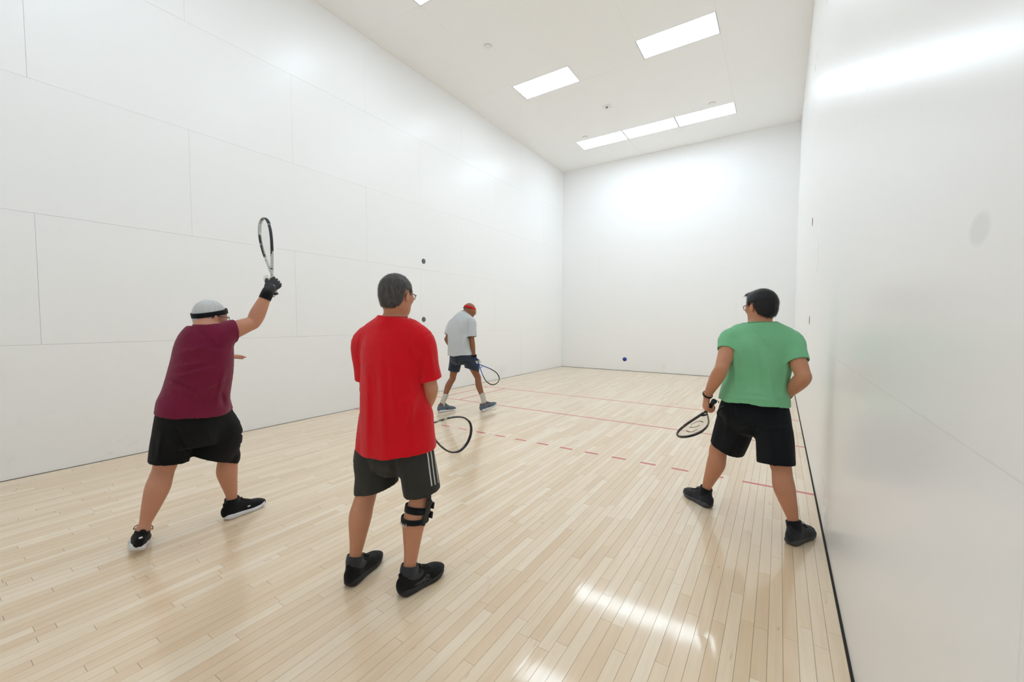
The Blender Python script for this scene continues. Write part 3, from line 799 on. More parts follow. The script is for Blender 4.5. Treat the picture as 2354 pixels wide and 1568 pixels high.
_sh = {}
def shoe_parts(side):
    if side in _sh: return _sh[side]
    F = Field((-0.07, -0.02, 0.0), (0.07, 0.31, 0.14), 0.0032); X = A(1, 0, 0)
    b = 0.006*side
    F.add(Loft([((0, 0.014, 0.056), 0.029, 0.044, X), ((0, 0.05, 0.058), 0.038, 0.052, X), ((0, 0.10, 0.056), 0.040, 0.053, X), ((-b*0.5, 0.15, 0.050), 0.045, 0.044, X),
                ((-b, 0.20, 0.042), 0.050, 0.037, X), ((-b*1.6, 0.25, 0.036), 0.046, 0.031, X), ((-b*2.2, 0.284, 0.030), 0.029, 0.021, X)], power=2.3), 0.0)
    F.add(Loft([((0, 0.062, 0.04), 0.034, 0.048, X), ((0, 0.058, 0.080), 0.038, 0.050, X), ((0, 0.056, 0.112), 0.039, 0.050, X)], flat1=True), 0.012)
    F.add(Loft([((0, 0.165, 0.078), 0.022, 0.012, X), ((0, 0.125, 0.100), 0.024, 0.012, X), ((0, 0.100, 0.126), 0.024, 0.010, X)]), 0.008)   # tongue
    F.add(Ell((0, 0.008, 0.112), (0.017, 0.008, 0.014)), 0.008)                                                                      # heel tab
    F.sub(Loft([((0, 0.060, 0.100), 0.028, 0.034, X), ((0, 0.058, 0.116), 0.031, 0.039, X), ((0, 0.056, 0.17), 0.034, 0.043, X)]), 0.004)
    x, y, z = F.ax; F.g = np.maximum(F.g, (0.020-z)[None, None, :])
    upper = F.mesh('upper', smooth=1)
    # sole: stacked footprint rings with toe spring
    ys = np.linspace(0, 1, 40); ring = []
    prof = [(0.0, 0.006), (0.02, 0.022), (0.08, 0.037), (0.25, 0.042), (0.42, 0.042), (0.55, 0.047), (0.70, 0.054), (0.82, 0.052), (0.92, 0.042), (0.98, 0.023), (1.0, 0.005)]
    hw = lambda t: np.interp(t, [q[0] for q in prof], [q[1] for q in prof])
    Lh = 0.296
    out = [(hw(t)*1.0-b*1.2*t**2*1.0, t*Lh-0.004) for t in ys]+[(-hw(t)-b*1.2*t**2, t*Lh-0.004) for t in ys[::-1][1:-1]]
    out = np.array(out); cen = np.array((0, 0.14))
    def zb(y): t = y/Lh; return 0.002+0.028*max(0, (t-0.68)/0.32)**2+0.008*max(0, (0.10-t)/0.10)**2
    def zt(y): t = y/Lh; return 0.040-0.012*min(1, max(0, (t-0.15)/0.5))+0.022*max(0, (t-0.72)/0.28)**2
    V = []; n = len(out)
    def inset(k): return out*1.0+(cen-out)*np.array([k*1.6, k])
    for k, fz in ((0.06, 0.0), (0.0, 0.22), (-0.025, 0.5), (0.0, 0.86), (0.035, 1.0)):
        for x_, y_ in inset(k):
            a, c_ = zb(y_), zt(y_); V.append((x_, y_, a+(c_-a)*fz))
    Q = [(j*n+i, j*n+(i+1) % n, (j+1)*n+(i+1) % n, (j+1)*n+i) for j in range(4) for i in range(n)]
    bm = bmesh.new(); vv = [bm.verts.new(c_) for c_ in V]
    for f_ in Q: bm.faces.new([vv[i] for i in f_])
    bm.faces.new(vv[:n][::-1]); bm.faces.new(vv[-n:]); bmesh.ops.recalc_face_normals(bm, faces=bm.faces)
    sole = bpy.data.meshes.new('sole'); bm.to_mesh(sole); bm.free()
    for p in sole.polygons: p.use_smooth = len(p.vertices) == 4
    # outsole tread: a thinner slab under the sole
    g = Geo()
    for i, y_ in enumerate(np.linspace(0.185, 0.105, 6)):
        zz = 0.050+0.052*(0.20-y_)/0.1
        zz = np.interp(y_, [0.10, 0.125, 0.165, 0.19], [0.133, 0.116, 0.095, 0.083])
        g.tube(catmull([(-0.024, y_, zz-0.004), (-0.010, y_+0.004, zz), (0.010, y_-0.004, zz), (0.024, y_, zz-0.004)], 4), 0.003, n=6)
    for sg in (-1, 1):
        g.tube(catmull([(0, 0.112, 0.128), (sg*0.02, 0.118, 0.134), (sg*0.042, 0.110, 0.124), (sg*0.046, 0.098, 0.108), (sg*0.03, 0.104, 0.116), (sg*0.006, 0.112, 0.126)], 5), 0.0024, n=6)
        g.tube(catmull([(0, 0.114, 0.128), (sg*0.024, 0.128, 0.118), (sg*0.038, 0.140, 0.100)], 4), 0.0024, n=6)
    _sh[side] = (upper, sole, g.me('laces'))
    return _sh[side]

from mathutils.bvhtree import BVHTree
def drape_strip(me, path, width, lift, dirn, nseg=6, name='strip'):
    """a thin ribbon laid on a mesh: path points are dropped onto it along dirn"""
    bvh = BVHTree.FromPolygons([v.co for v in me.vertices], [p.vertices for p in me.polygons])
    pts = catmull(path, nseg); dirn = Vector(dirn).normalized(); res = []
    for p in pts:
        h = bvh.ray_cast(Vector(p)-dirn*0.5, dirn)
        if h[0] is not None: res.append((np.array(h[0]), np.array(h[1])))
    V = []; Q = []
    for i, (p, nn) in enumerate(res):
        t = res[min(i+1, len(res)-1)][0]-res[max(i-1, 0)][0]; t = unit_(t); s = unit_(np.cross(t, nn))
        for a, l_ in ((-1, 0.0), (-0.9, lift), (0.9, lift), (1, 0.0)): V.append(p+s*a*width/2+nn*(l_-0.001))
    for i in range(len(res)-1):
        for j in range(3): Q.append((i*4+j, i*4+j+1, i*4+5+j, i*4+4+j))
    return mesh_np(name, V, Q) if Q else None

def put_shoe(person, off, side, mtx, m_up, m_sole, m_lace, s=1.0, marks=None, label=None):
    up_, so, la = shoe_parts(side)
    e = bpy.data.objects.new('shoe', None)
    m = mtx.copy(); m[:3, :3] *= s; m[:3, 3] -= A(off)
    u = bpy.data.objects.new('shoe', up_.copy()); u.data.materials.clear(); u.data.materials.append(m_up)
    col.objects.link(u); u.parent = person; u.matrix_local = Matrix(m.tolist())
    if label: u['label'] = label
    for nm, me_, mt in (('sole', so, m_sole), ('laces', la, m_lace)):
        o = link(nm, me_.copy(), u, mt)
    for nm, path, wd, dr, mt in (marks or ()):
        me_ = drape_strip(up_, path, wd, 0.0015, dr, name=nm)
        if me_: link(nm, me_, u, mt)
    bpy.data.objects.remove(e)
    return u

def low_sock(person, an, kn, f_, base, mat, top=0.25):
    an, kn = A(an), A(kn); s2 = unit_(np.cross(f_, A(0, 0, 1))); sh = kn-an; q = unit_(sh)
    me = garment('sock', [([(an-A(0, 0, 0.035)+A(f_)*0.012, 0.040, 0.048, s2), (an, 0.044, 0.049, s2), (an+q*0.022, 0.044, 0.048, s2), (an+q*0.036, 0.044, 0.047, s2)], False, True, 2.0), ([(an-q*0.005, 0.040, 0.044, s2), (an-A(0, 0, 0.035)+A(f_)*0.045, 0.040, 0.038, s2), (an-A(0, 0, 0.055)+A(f_)*0.09, 0.034, 0.028, s2)], False, False, 2.0)], an-0.14, an+0.14, 0.005, 0.008, base, 0.01)
    return link('sock', me, person, mat)

def drapes(seed, top, bot, amp, freq=34):
    w = waves(seed, 9, freq, (1, 1, 0.10)); w2 = waves(seed+5, 8, 20, (1, 1, 0.5))
    return lambda p: amp*np.clip((top-p[:, 2])/(top-bot), 0.1, 1)*w(p)+0.003*w2(p)

def hair_cap(c, f, u, s, off, line, grow=0.010, h=0.004, amp=0.0025, seed=1, freq=120, extra=(), stretch=(1, 1, 1), cuts=()):
    """short hair over the cranium; line = [(forward, lowest height)] hairline in head units"""
    f = unit_(f); r = unit_(np.cross(f, u)); u = np.cross(r, f); R = np.array([r, f, u])
    at = lambda x, y, z: A(c)+(r*x+f*y+u*z)*s
    F = Field(A(c)-0.16*s, A(c)+0.17*s, h)
    F.add(Ell(at(0, -0.012, 0.030), A(0.0755+grow, 0.096+grow, 0.086+grow*1.1)*s, R))
    F.add(Ell(at(0, -0.030, -0.025), A(0.064+grow*0.9, 0.065+grow, 0.065+grow)*s, R), 0.03)
    for e, k in extra(at, R) if callable(extra) else (): F.add(e, k)
    wv = waves(seed, 14, freq/s, (1, 1, 1)); wb = waves(seed+9, 6, 40/s)
    F.disp(lambda p: amp*wv(p)+amp*0.8*wb(p))
    ys, zs = zip(*line)
    def below(p):
        q = (p-A(c)) @ R.T/s; x, y, z = q.T
        zz = np.interp(y, ys, zs)+0.004*wv(p)
        return (zz-z)*s*0.8
    F.keep(below)
    for cut, k in (cuts(at, R) if callable(cuts) else ()): F.sub(cut, k)
    return F.mesh('hair', off, 1)

def band(name, pts_fn, n, off, ra, rb, side):
    path = [pts_fn(2*math.pi*i/n) for i in range(n)]
    g = Geo(); g.add(tube_geo(path, ra, rb=rb, side=side, n=8, closed=True)); return g.me(name, off)

def ring_on(c, axis, side, ra, rb, width, th, off, name, arc=(0, 2*math.pi), n=40):
    """a strap: elliptical ring of given width around an axis"""
    axis = unit_(axis); side = unit_(A(side)-axis*(A(side) @ axis)); v = np.cross(axis, side); c = A(c)
    full = abs(arc[1]-arc[0]-2*math.pi) < 1e-6; V = []; Q = []
    m = n if full else n+1
    for i in range(m):
        a = arc[0]+(arc[1]-arc[0])*i/n
        e = side*math.cos(a); g = v*math.sin(a)
        for dr, dz in ((0, -0.5), (th, -0.5), (th*1.15, 0), (th, 0.5), (0, 0.5)):
            V.append(c+e*(ra+dr)+g*(rb+dr)+axis*dz*width)
    for i in range(n):
        j = (i+1) % m
        for k in range(5):
            Q.append((i*5+k, j*5+k, j*5+(k+1) % 5, i*5+(k+1) % 5))
    if not full:
        b0, b1 = 0, n*5; T = [(b0, b0+1, b0+2), (b0, b0+2, b0+3), (b0, b0+3, b0+4), (b1, b1+2, b1+1), (b1, b1+3, b1+2), (b1, b1+4, b1+3)]
    else: T = []
    bmq = mesh_np(name, np.array(V)-A(off), Q, T)
    return bmq

def glasses(person, at, R, off, m_frame, strap=None, s=1.0, lens_h=0.019):
    """wire frame, two lenses, two temples, hung on the face"""
    g = Geo(); e = None
    fr = None
    for sg in (-1, 1):
        c = lambda a: at(sg*(0.034+0.025*math.cos(a)), 0.104-0.010*abs(math.cos(a))*(1 if math.cos(a) > 0 else 0.2), 0.004+lens_h*math.sin(a))
        path = [c(2*math.pi*i/24) for i in range(24)]
        g.add(tube_geo(path, 0.0018, side=R[1], n=6, closed=True))
    g.tube([at(-0.010, 0.105, 0.008), at(0, 0.108, 0.010), at(0.010, 0.105, 0.008)], 0.0018, n=6)
    fr = link('glasses', g.me('glasses', off), person, m_frame)
    for sg in (-1, 1):
        n = 20; V = [at(sg*0.034, 0.103, 0.004)-A(off)]+[at(sg*(0.034+0.0245*math.cos(a)), 0.1035-0.010*max(0, math.cos(a)), 0.004+(lens_h-0.0005)*math.sin(a))-A(off) for a in np.linspace(0, 2*math.pi, n, endpoint=False)]
        V2 = [v+R[1]*0.0015 for v in V]
        T = [(0, 1+i, 1+(i+1) % n) for i in range(n)]+[(n+1, n+2+(i+1) % n, n+2+i) for i in range(n)]
        Q = [(1+i, n+2+i, n+2+(i+1) % n, 1+(i+1) % n) for i in range(n)]
        link('lens', mesh_np('lens', V+V2, Q, T), fr, M_glass)
        g2 = Geo(); g2.tube(catmull([at(sg*0.060, 0.093, 0.008), at(sg*0.079, 0.070, 0.011), at(sg*0.085, 0.010, 0.013), at(sg*0.084, -0.020, 0.008), at(sg*0.082, -0.034, -0.008)], 5), 0.0022, rb=0.0030, n=6)
        link('temple', g2.me('temple', off), fr, m_frame)
    return fr

def eyes(person, at, off, s=1.0):
    for sg in (-1, 1):
        me = lathe_me('eye', [(0.0115*math.sin(math.pi*i/10), -0.0115*math.cos(math.pi*i/10)) for i in range(11)], 14)
        link('eye', me, person, M_eye, tuple(at(sg*0.031, 0.0745, 0.006)-A(off)))

CAMP = A(5.8064, 0.3793, 1.44465)
# ================================================================== person in the red shirt
def person_red():
    base = A(4.04, 1.86, 0)
    sk = skin('skin_fair', srgb(200, 143, 112))
    pel, che, nec = A((4.039,1.913,0.915)), A((4.038,1.900,1.190)), A((4.040,1.902,1.435))
    shR, elR, wrR = A((4.211,1.941,1.336)), A((4.232,1.991,1.070)), A((4.023,2.105,0.849))
    shL, elL, wrL = A((3.840,1.867,1.321)), A((3.809,1.906,1.035)), A((3.907,2.078,0.828))
    hiR, knR, anR = A((4.144,1.934,0.920)), A((4.195,1.943,0.487)), A((4.218,1.862,0.127))
    hiL, knL, anL = A((3.928,1.900,0.898)), A((3.862,1.845,0.463)), A((3.901,1.763,0.108))
    side = unit_(shR-shL); side[2] = 0; side = unit_(side); fo = np.cross(A(0, 0, 1), side)
    fL, fR = unit_(A(-0.34, 0.94, 0)), unit_(A(0.12, 0.99, 0))
    hc = A((4.058,1.913,1.579)); hf = unit_(A(-0.20, 0.97, -0.05)); hu = A(0, 0, 1)
    hlL, hlR = A(3.890, 1.698, 0), A(4.180, 1.800, 0)
    anR = hlR+fR*0.060+A(0, 0, 0.115); anL = hlL+fL*0.060+A(0, 0, 0.115)
    F = Field(base+A(-0.50, -0.45, 0.0), base+A(0.50, 0.55, 1.76), 0.0055)
    F.add(Loft([(pel-A(0, 0, 0.06), 0.13, 0.09, side), (pel, 0.16, 0.11, side), (pel*0.6+che*0.4, 0.145, 0.10, side), (che, 0.16, 0.11, side), (che*0.5+nec*0.5, 0.165, 0.10, side), (nec-A(0, 0, 0.02), 0.08, 0.065, side)]))
    for s_ in (shL, shR): F.add(chain([nec-A(0, 0, 0.01), nec*0.5+s_*0.5+A(0, 0, 0.005), s_], [0.055, 0.055, 0.056]), 0.03)
    F.add(Loft([(nec-A(0, 0, 0.03), 0.062, 0.062, side), (nec+A(0, 0, 0.03)+hf*0.01, 0.056, 0.058, side), (hc-A(0, 0, 0.04)-hf*0.012, 0.055, 0.058, side)]), 0.025)
    hp, at, R = head_prims(hc, hf, hu, 0.97)
    F.cur = 'head'
    for q, k in hp: F.add(q, k)
    F.cur = 'torso'
    arm(F, shR, elR, wrR, 1.0, 0.97); arm(F, shL, elL, wrL, 1.0, 0.97)
    leg(F, hiR, knR, anR, fR, 1.0, 1.04); leg(F, hiL, knL, anL, fL, 1.0, 1.08)
    for an, f_ in ((anR, fR), (anL, fL)): F.add(chain([an, an-A(0, 0, 0.035)+f_*0.03, A(an[0], an[1], 0.040)+f_*0.11], [0.034, 0.028, 0.020]), 0.02)
    # the right hand grips the racquet in front of the belt, the left rests on the throat
    ax = unit_(A((4.037,2.497,0.634))-A((3.987,2.154,0.781))); dR, nR = grip_frame(ax, unit_(wrR-elR), +1)
    gc, th = hand(F, wrR, dR, nR, +1, (62, 75, 45))
    dL = unit_(side*0.8+fo*0.25-A(0, 0, 0.35)); nL = unit_(-fo*0.4-A(0, 0, 0.9))
    hand(F, wrL, dL, nL, -1, (30, 35, 25))
    body = link('person', F.mesh('person', base), mat=sk, loc=tuple(base))
    tag(body, 'person in a red T-shirt and dark grey shorts standing with racquet held low', 'person', 'players on the court')
    v = unit_(A(4.04, 1.86, 1.2)-CAMP)
    # --- shirt
    cx = lambda p, dz: A(p)
    st = [(A((4.050,1.926,0.733)), 0.208, 0.176, side), (A((4.044,1.922,0.811)), 0.202, 0.168, side), (A((4.038,1.912,0.983)), 0.190, 0.152, side), (A((4.034,1.903,1.153)), 0.180, 0.134, side),
          (A((4.039,1.901,1.285)), 0.176, 0.122, side), (A((4.040,1.902,1.373)), 0.140, 0.096, side), (A((4.040,1.902,1.430)), 0.088, 0.078, side), (A((4.043,1.904,1.466)), 0.072, 0.072, side)]
    slR = [(nec*0.62+shR*0.38+A(0, 0, 0.004), 0.060, 0.060, fo), (shR+A(0, 0, 0.004), 0.072, 0.070, fo), (shR*0.5+elR*0.5, 0.067, 0.068, fo), (shR*0.22+elR*0.78+side*0.004, 0.066, 0.068, fo)]
    slL = [(nec*0.62+shL*0.38+A(0, 0, 0.004), 0.060, 0.060, fo), (shL+A(0, 0, 0.004), 0.072, 0.070, fo), (shL*0.5+elL*0.5, 0.066, 0.068, fo), (shL*0.25+elL*0.75, 0.064, 0.068, fo)]
    ws = waves(3, 10, 16, (1, 1, 0.5))
    fl = folds([((4.014,1.837,1.323), (4.025,1.844,0.743), 0.018, 0.006), ((4.057,1.865,1.300), (4.068,1.873,0.922), 0.014, 0.005), ((4.125,1.909,1.230), (4.160,1.932,0.779), 0.016, 0.006),
                ((3.954,1.798,1.206), (3.950,1.795,0.743), 0.016, 0.006), ((4.204,1.961,1.300), (4.182,1.947,1.088), 0.010, -0.010), ((4.178,1.944,1.088), (4.117,1.904,0.851), 0.014, 0.006),
                ((4.193,1.954,0.994), (4.225,1.975,0.779), 0.012, -0.006), ((4.229,1.977,1.300), (4.250,1.991,1.136), 0.010, 0.005), ((4.006,1.832,1.426), (4.045,1.857,1.435), 0.008, 0.006),
                ((3.917,1.774,1.229), (3.919,1.775,1.135), 0.009, -0.006), ((4.182,1.947,1.053), (4.069,1.873,0.993), 0.012, 0.004)], v, A(4.04, 1.9, 1.2), drapes(3, 1.30, 0.75, 0.0055))
    sm = garment('shirt', [(st, True, True, 2.4), (slR, False, True, 2.0), (slL, False, True, 2.0)], base+A(-0.42, -0.42, 0.62), base+A(0.42, 0.42, 1.56), 0.0048, 0.0085, base, 0.035, fl, body=F)
    link('shirt', sm, body, cloth('red_cotton', srgb(222, 8, 30), srgb(206, 4, 22), wr=0.35))
    g = Geo(); cpt = A((4.043,1.904,1.461))
    me = ring_on(cpt, A(0.02, 0.0, 1), side, 0.070, 0.070, 0.018, 0.004, base, 'collar'); link('collar', me, body.children[0], cloth('red_rib', srgb(200, 20, 34)))
    # --- shorts
    so = [(A((4.044,1.922,0.619)), 0.140, 0.110, side), (A((4.043,1.922,0.676)), 0.175, 0.135, side), (A((4.042,1.915,0.813)), 0.172, 0.130, side), (A((4.040,1.913,0.959)), 0.160, 0.118, side)]
    lL = [(hiL*0.72+knL*0.28, 0.092, 0.098, side), (hiL*0.45+knL*0.55, 0.100, 0.106, side), (A((3.919,1.894,0.504)), 0.110, 0.108, side)]
    lR = [(hiR*0.72+knR*0.28, 0.090, 0.096, side), (hiR*0.45+knR*0.55, 0.098, 0.104, side), (A((4.194,1.954,0.514)), 0.096, 0.104, side)]
    w2 = waves(8, 8, 18, (1, 1, 0.4))
    fl2 = folds([((4.066,1.871,0.707), (4.083,1.882,0.562), 0.014, -0.010), ((3.977,1.813,0.683), (3.955,1.799,0.538), 0.014, 0.005), ((4.046,1.858,0.659), (4.015,1.837,0.538), 0.012, 0.006), ((4.165,1.936,0.707), (4.178,1.944,0.514), 0.016, 0.005),
                 ((4.105,1.897,0.659), (4.122,1.907,0.502), 0.010, 0.005)], v, A(4.04, 1.9, 0.8), lambda p: 0.003*w2(p))
    shm = garment('shorts', [(so, False, True, 2.2), (lL, False, True, 2.0), (lR, False, True, 2.0)], base+A(-0.42, -0.42, 0.36), base+A(0.42, 0.42, 1.05), 0.0048, 0.0085, base, 0.02, fl2, body=F, wrap=(('torso', 'leg'), ('leg',)), clear=(0.008, 0.008))
    sho = link('shorts', shm, body, cloth('charcoal_polyester', srgb(56, 56, 53), srgb(47, 47, 44), rough=0.75, wr=0.3, sheen=0.05))
    M_stripe = plain('white_stripe', srgb(212, 212, 208), 0.7)
    vv = Vector(v); rv = unit_(np.cross(v, A(0, 0, 1)))
    for i in range(3):
        x = 985+i*8.0
        pts = [A(q)-base for q in ((4.293,1.900,0.814), (4.306,1.908,0.741), (4.313,1.913,0.660), (4.322,1.919,0.575))]
        pts = [p+rv*(i-0.5)*0.020 for p in pts]
        me = drape_strip(shm, pts, 0.0085, 0.0016, v, 8, 'side_stripe')
        if me: link('side_stripe', me, sho, M_stripe)
    # --- hair, eyes, glasses
    hm = hair_cap(hc, hf, hu, 0.97, base, [(-0.13, -0.072), (-0.08, -0.070), (-0.050, -0.052), (-0.038, -0.012), (-0.031, 0.030), (0.012, 0.034), (0.016, 0.006), (0.034, 0.012), (0.05, 0.060), (0.09, 0.078)], grow=0.008, amp=0.0012, seed=4, freq=110)
    hm_ = hair_mat('dark_greying_hair', srgb(42, 39, 38), srgb(126, 121, 118)); ho = link('hair', hm, body, hm_)
    strands(ho, hc, R, base, hm_, 5200, 0.015, 0.0011, seed=6, lift=0.10)
    eyes(body, at, base)
    glasses(body, at, R, base, plain('plum_frame', srgb(96, 40, 62), 0.3))
    # --- knee brace on the right leg
    sR = unit_(np.cross(fR, A(0, 0, 1))); axl = unit_(anR-knR)
    br = link('knee_brace', ring_on(knR+axl*0.055-fR*0.008, axl, sR, 0.0605, 0.0665, 0.036, 0.005, base, 'knee_brace'), body, M_elastic)
    link('lower_strap', ring_on(knR+axl*0.105-fR*0.016, axl+fR*0.12, sR, 0.0635, 0.0700, 0.028, 0.006, base, 'lower_strap'), br, M_elastic)
    link('upper_strap', ring_on(knR-unit_(knR-hiR)*0.035, unit_(knR-hiR), sR, 0.066, 0.071, 0.040, 0.005, base, 'upper_strap'), br, M_elastic)
    for sg in (-1, 1):
        g = Geo(); p0 = knR-unit_(knR-hiR)*0.075+sR*sg*0.074; p1 = knR+sR*sg*0.071; p2 = knR+axl*0.06+sR*sg*0.068; p3 = knR+axl*0.125+sR*sg*0.066-fR*0.012
        g.tube(catmull([p0, p1, p2, p3], 5), 0.016, rb=0.005, side=fR, n=8)
        link('hinge_bar', g.me('hinge_bar', base), br, M_black_rub)
        hme = lathe_me('hinge_disc', [(0.0, 0.006), (0.018, 0.005), (0.021, 0.0), (0.021, -0.004), (0.0, -0.004)], 20, 'X')
        o = link('hinge_disc', hme, br, M_black_rub); o.matrix_local = Matrix.Translation(tuple(knR+axl*0.01+sR*sg*0.076-base)) @ Matrix((tuple(sR*sg), tuple(np.cross(A(0,0,1), sR*sg)), (0, 0, 1))).transposed().to_4x4()
    for dz in (0.05, 0.10):
        g = Geo(); p = knR+axl*dz+fR*0.058+sR*0.036; g.tube([p-axl*0.016, p+axl*0.016], 0.020, rb=0.008, side=sR, n=8); link('buckle', g.me('buckle', base), br, M_black_rub)
    # white lettering on the lower strap
    lt = Geo(); pc = knR+axl*0.105-fR*0.016
    bk = -fR; ang0 = 2.05
    for i, seg in enumerate((((0, -1), (0, 1)), ((0, 1), (0.7, -1)), ((0.2, -1), (0.5, 1), (0.8, -1)), ((0, 1), (0.8, 1), (0, -1), (0.8, -1)))):
        pts = []
        for sx, sz in seg:
            a = -math.pi/2-0.42+0.22*i+sx*0.15
            pts.append(pc+sR*math.cos(a)*0.0708+fR*math.sin(a)*0.0773-axl*sz*0.008-axl*math.sin(a)*0.008)
        lt.tube(pts, 0.0016, n=5)
    link('lettering', lt.me('lettering', base), br, M_stripe)
    for an, kn, f_ in ((anR, knR, fR), (anL, knL, fL)): low_sock(body, an, kn, f_, base, cloth('charcoal_sock', srgb(58, 60, 64), rough=0.95, wr=0.1))
    # --- shoes
    mk = plain('grey_trim', srgb(70, 72, 78), 0.5)
    for sd, hl, f_, nm in ((-1, hlL, fL, 'L'), (1, hlR, fR, 'R')):
        lat = sd*0.5
        marks = [('shoe_stripe', [(lat, 0.105, 0.036), (lat, 0.135, 0.055), (lat, 0.150, 0.070)], 0.006, (-sd, 0, 0), mk), ('shoe_stripe', [(lat, 0.130, 0.034), (lat, 0.155, 0.050), (lat, 0.165, 0.062)], 0.006, (-sd, 0, 0), mk),
                 ('shoe_stripe', [(lat, 0.070, 0.048), (lat, 0.12, 0.048), (lat, 0.175, 0.034)], 0.006, (-sd, 0, 0), mk), ('shoe_stripe', [(lat, 0.085, 0.036), (lat, 0.13, 0.058), (lat, 0.16, 0.064)], 0.005, (-sd, 0, 0), mk)]
        put_shoe(body, base, sd, shoe_matrix(hl, f_), M_black_mesh, M_black_rub, M_lace, 1.0, marks)
    return gc, ax, nR
GRIP_RED = person_red()

# ================================================================== person in the maroon shirt, racquet raised
def person_maroon():
    base = A(2.53, 1.45, 0)
    sk = skin('skin_ruddy', srgb(198, 142, 114), (0.66, 0.26, 0.22))
    pel, che, nec = A((2.542,1.499,0.885)), A((2.610,1.519,1.144)), A((2.658,1.538,1.389))
    shR, elR, wrR = A((2.703,1.591,1.343)), A((2.716,1.802,1.434)), A((2.679,1.922,1.602))
    shL, elL, wrL = A((2.632,1.485,1.308)), A((2.443,1.577,1.062)), A((2.314,1.708,1.154))
    hiR, knR, anR = A((2.529,1.586,0.875)), A((2.499,1.709,0.477)), A((2.474,1.729,0.104))
    hiL, knL, anL = A((2.560,1.415,0.890)), A((2.487,1.343,0.495)), A((2.514,1.218,0.144))
    side = shR-shL; side[2] = 0; side = unit_(side); sl_ = unit_(shR-shL); hs = unit_(A(hiR-hiL)*A(1, 1, 0)); fo = np.cross(A(0, 0, 1), side)
    fR, fL = unit_(A(-0.08, 0.99, 0)), unit_(A(-0.95, 0.28, 0))
    hc = A((2.603,1.586,1.466)); hf = unit_(A(-0.16, 0.97, -0.14)); hu = unit_(A(0.02, 0.10, 1))
    mR = shoe_matrix((2.476, 1.672, 0), fR); anR = A(2.476, 1.672, 0)+fR*0.060+A(0, 0, 0.115)
    mL = shoe_matrix((0, 0, 0), fL, roll=-0.30, pitch=0.18); mL[:3, 3] = anL-mL[:3, :3] @ A(0, 0.060, 0.115)
    tip = A((2.618,1.930,2.174)); gc0 = A((2.705,1.951,1.716)); ax = unit_(tip-gc0)
    vr_ = unit_(gc0-CAMP); rr_ = unit_(np.cross(vr_, A(0, 0, 1))); dR, nR = grip_frame(ax, ax*0.62+rr_*0.62+vr_*0.42, +1)
    wr2 = gc0-dR*0.078-nR*0.030; wrR = wr2
    F = Field(base+A(-0.50, -0.55, 0.0), base+A(0.55, 0.80, 1.85), 0.006)
    F.add(Loft([(pel-A(0, 0, 0.08), 0.14, 0.10, hs), (pel, 0.165, 0.125, hs), (pel*0.6+che*0.4, 0.155, 0.125, hs+side), (che, 0.145, 0.115, side), (che*0.5+nec*0.5, 0.135, 0.10, side), (nec-A(0, 0, 0.02), 0.085, 0.07, side)]))
    for s_ in (shL, shR): F.add(chain([nec-A(0, 0, 0.015), nec*0.5+s_*0.5, s_], [0.056, 0.058, 0.058]), 0.03)
    F.add(Loft([(nec-A(0, 0, 0.03), 0.066, 0.066, side), (nec*0.5+hc*0.5-hf*0.01-A(0, 0, 0.01), 0.062, 0.064, side), (hc-A(0, 0, 0.035)-hf*0.014, 0.058, 0.060, side)]), 0.025)
    hp, at, R = head_prims(hc, hf, hu, 0.94)
    F.cur = 'head'
    for q, k in hp: F.add(q, k)
    F.cur = 'torso'
    arm(F, shR, elR, wrR, 1.0, 1.12); arm(F, shL, elL, wrL, 1.0, 1.05)
    leg(F, hiR, knR, anR, fR, 1.0, 1.12); leg(F, hiL, knL, anL, fL, 1.0, 1.18)
    F.add(chain([anR, anR-A(0, 0, 0.03)+fR*0.03, A(anR[0], anR[1], 0.040)+fR*0.11], [0.034, 0.028, 0.020]), 0.02)
    tL = mL[:3, :3]
    F.add(chain([anL, mL[:3, 3]+tL @ A(0, 0.075, 0.055), mL[:3, 3]+tL @ A(0, 0.17, 0.04)], [0.034, 0.028, 0.020]), 0.02)
    # gloved right hand around the grip
    gc, th = hand(F, wr2, dR, nR, +1, (62, 72, 45))
    dL = unit_(A((2.377,1.868,1.195))-wrL); hand(F, wrL, dL, unit_(A(-0.3, -0.3, -0.9)), -1, (8, 12, 10), spread=0.25)
    body = link('person', F.mesh('person', base), mat=sk, loc=tuple(base))
    tag(body, 'white-haired person in a maroon T-shirt swinging a racquet overhead near the left wall', 'person', 'players on the court')
    v = unit_(A(2.55, 1.5, 1.2)-CAMP)
    # --- shirt
    st = [(A((2.539,1.496,0.841)), 0.196, 0.168, hs), (A((2.563,1.506,0.965)), 0.182, 0.158, hs+side), (A((2.618,1.530,1.121)), 0.170, 0.146, side), (A((2.640,1.538,1.248)), 0.158, 0.134, side),
          (A((2.650,1.539,1.323)), 0.140, 0.112, side), (A((2.662,1.541,1.375)), 0.100, 0.088, side), (A((2.661,1.540,1.415)), 0.074, 0.074, side)]
    slR = [(nec*0.6+shR*0.4, 0.068, 0.068, A(0, 0, 1)), (shR, 0.080, 0.080, A(0, 0, 1)), (shR*0.72+elR*0.28, 0.074, 0.072, A(0, 0, 1)), (shR*0.56+elR*0.44-A(0, 0, 0.008), 0.074, 0.070, A(0, 0, 1))]
    slL = [(nec*0.62+shL*0.38, 0.060, 0.060, fo), (shL, 0.066, 0.066, fo), (shL*0.5+elL*0.5, 0.066, 0.066, fo), (shL*0.28+elL*0.72, 0.066, 0.066, fo)]
    ws = waves(13, 10, 15, (1, 1, 0.8))
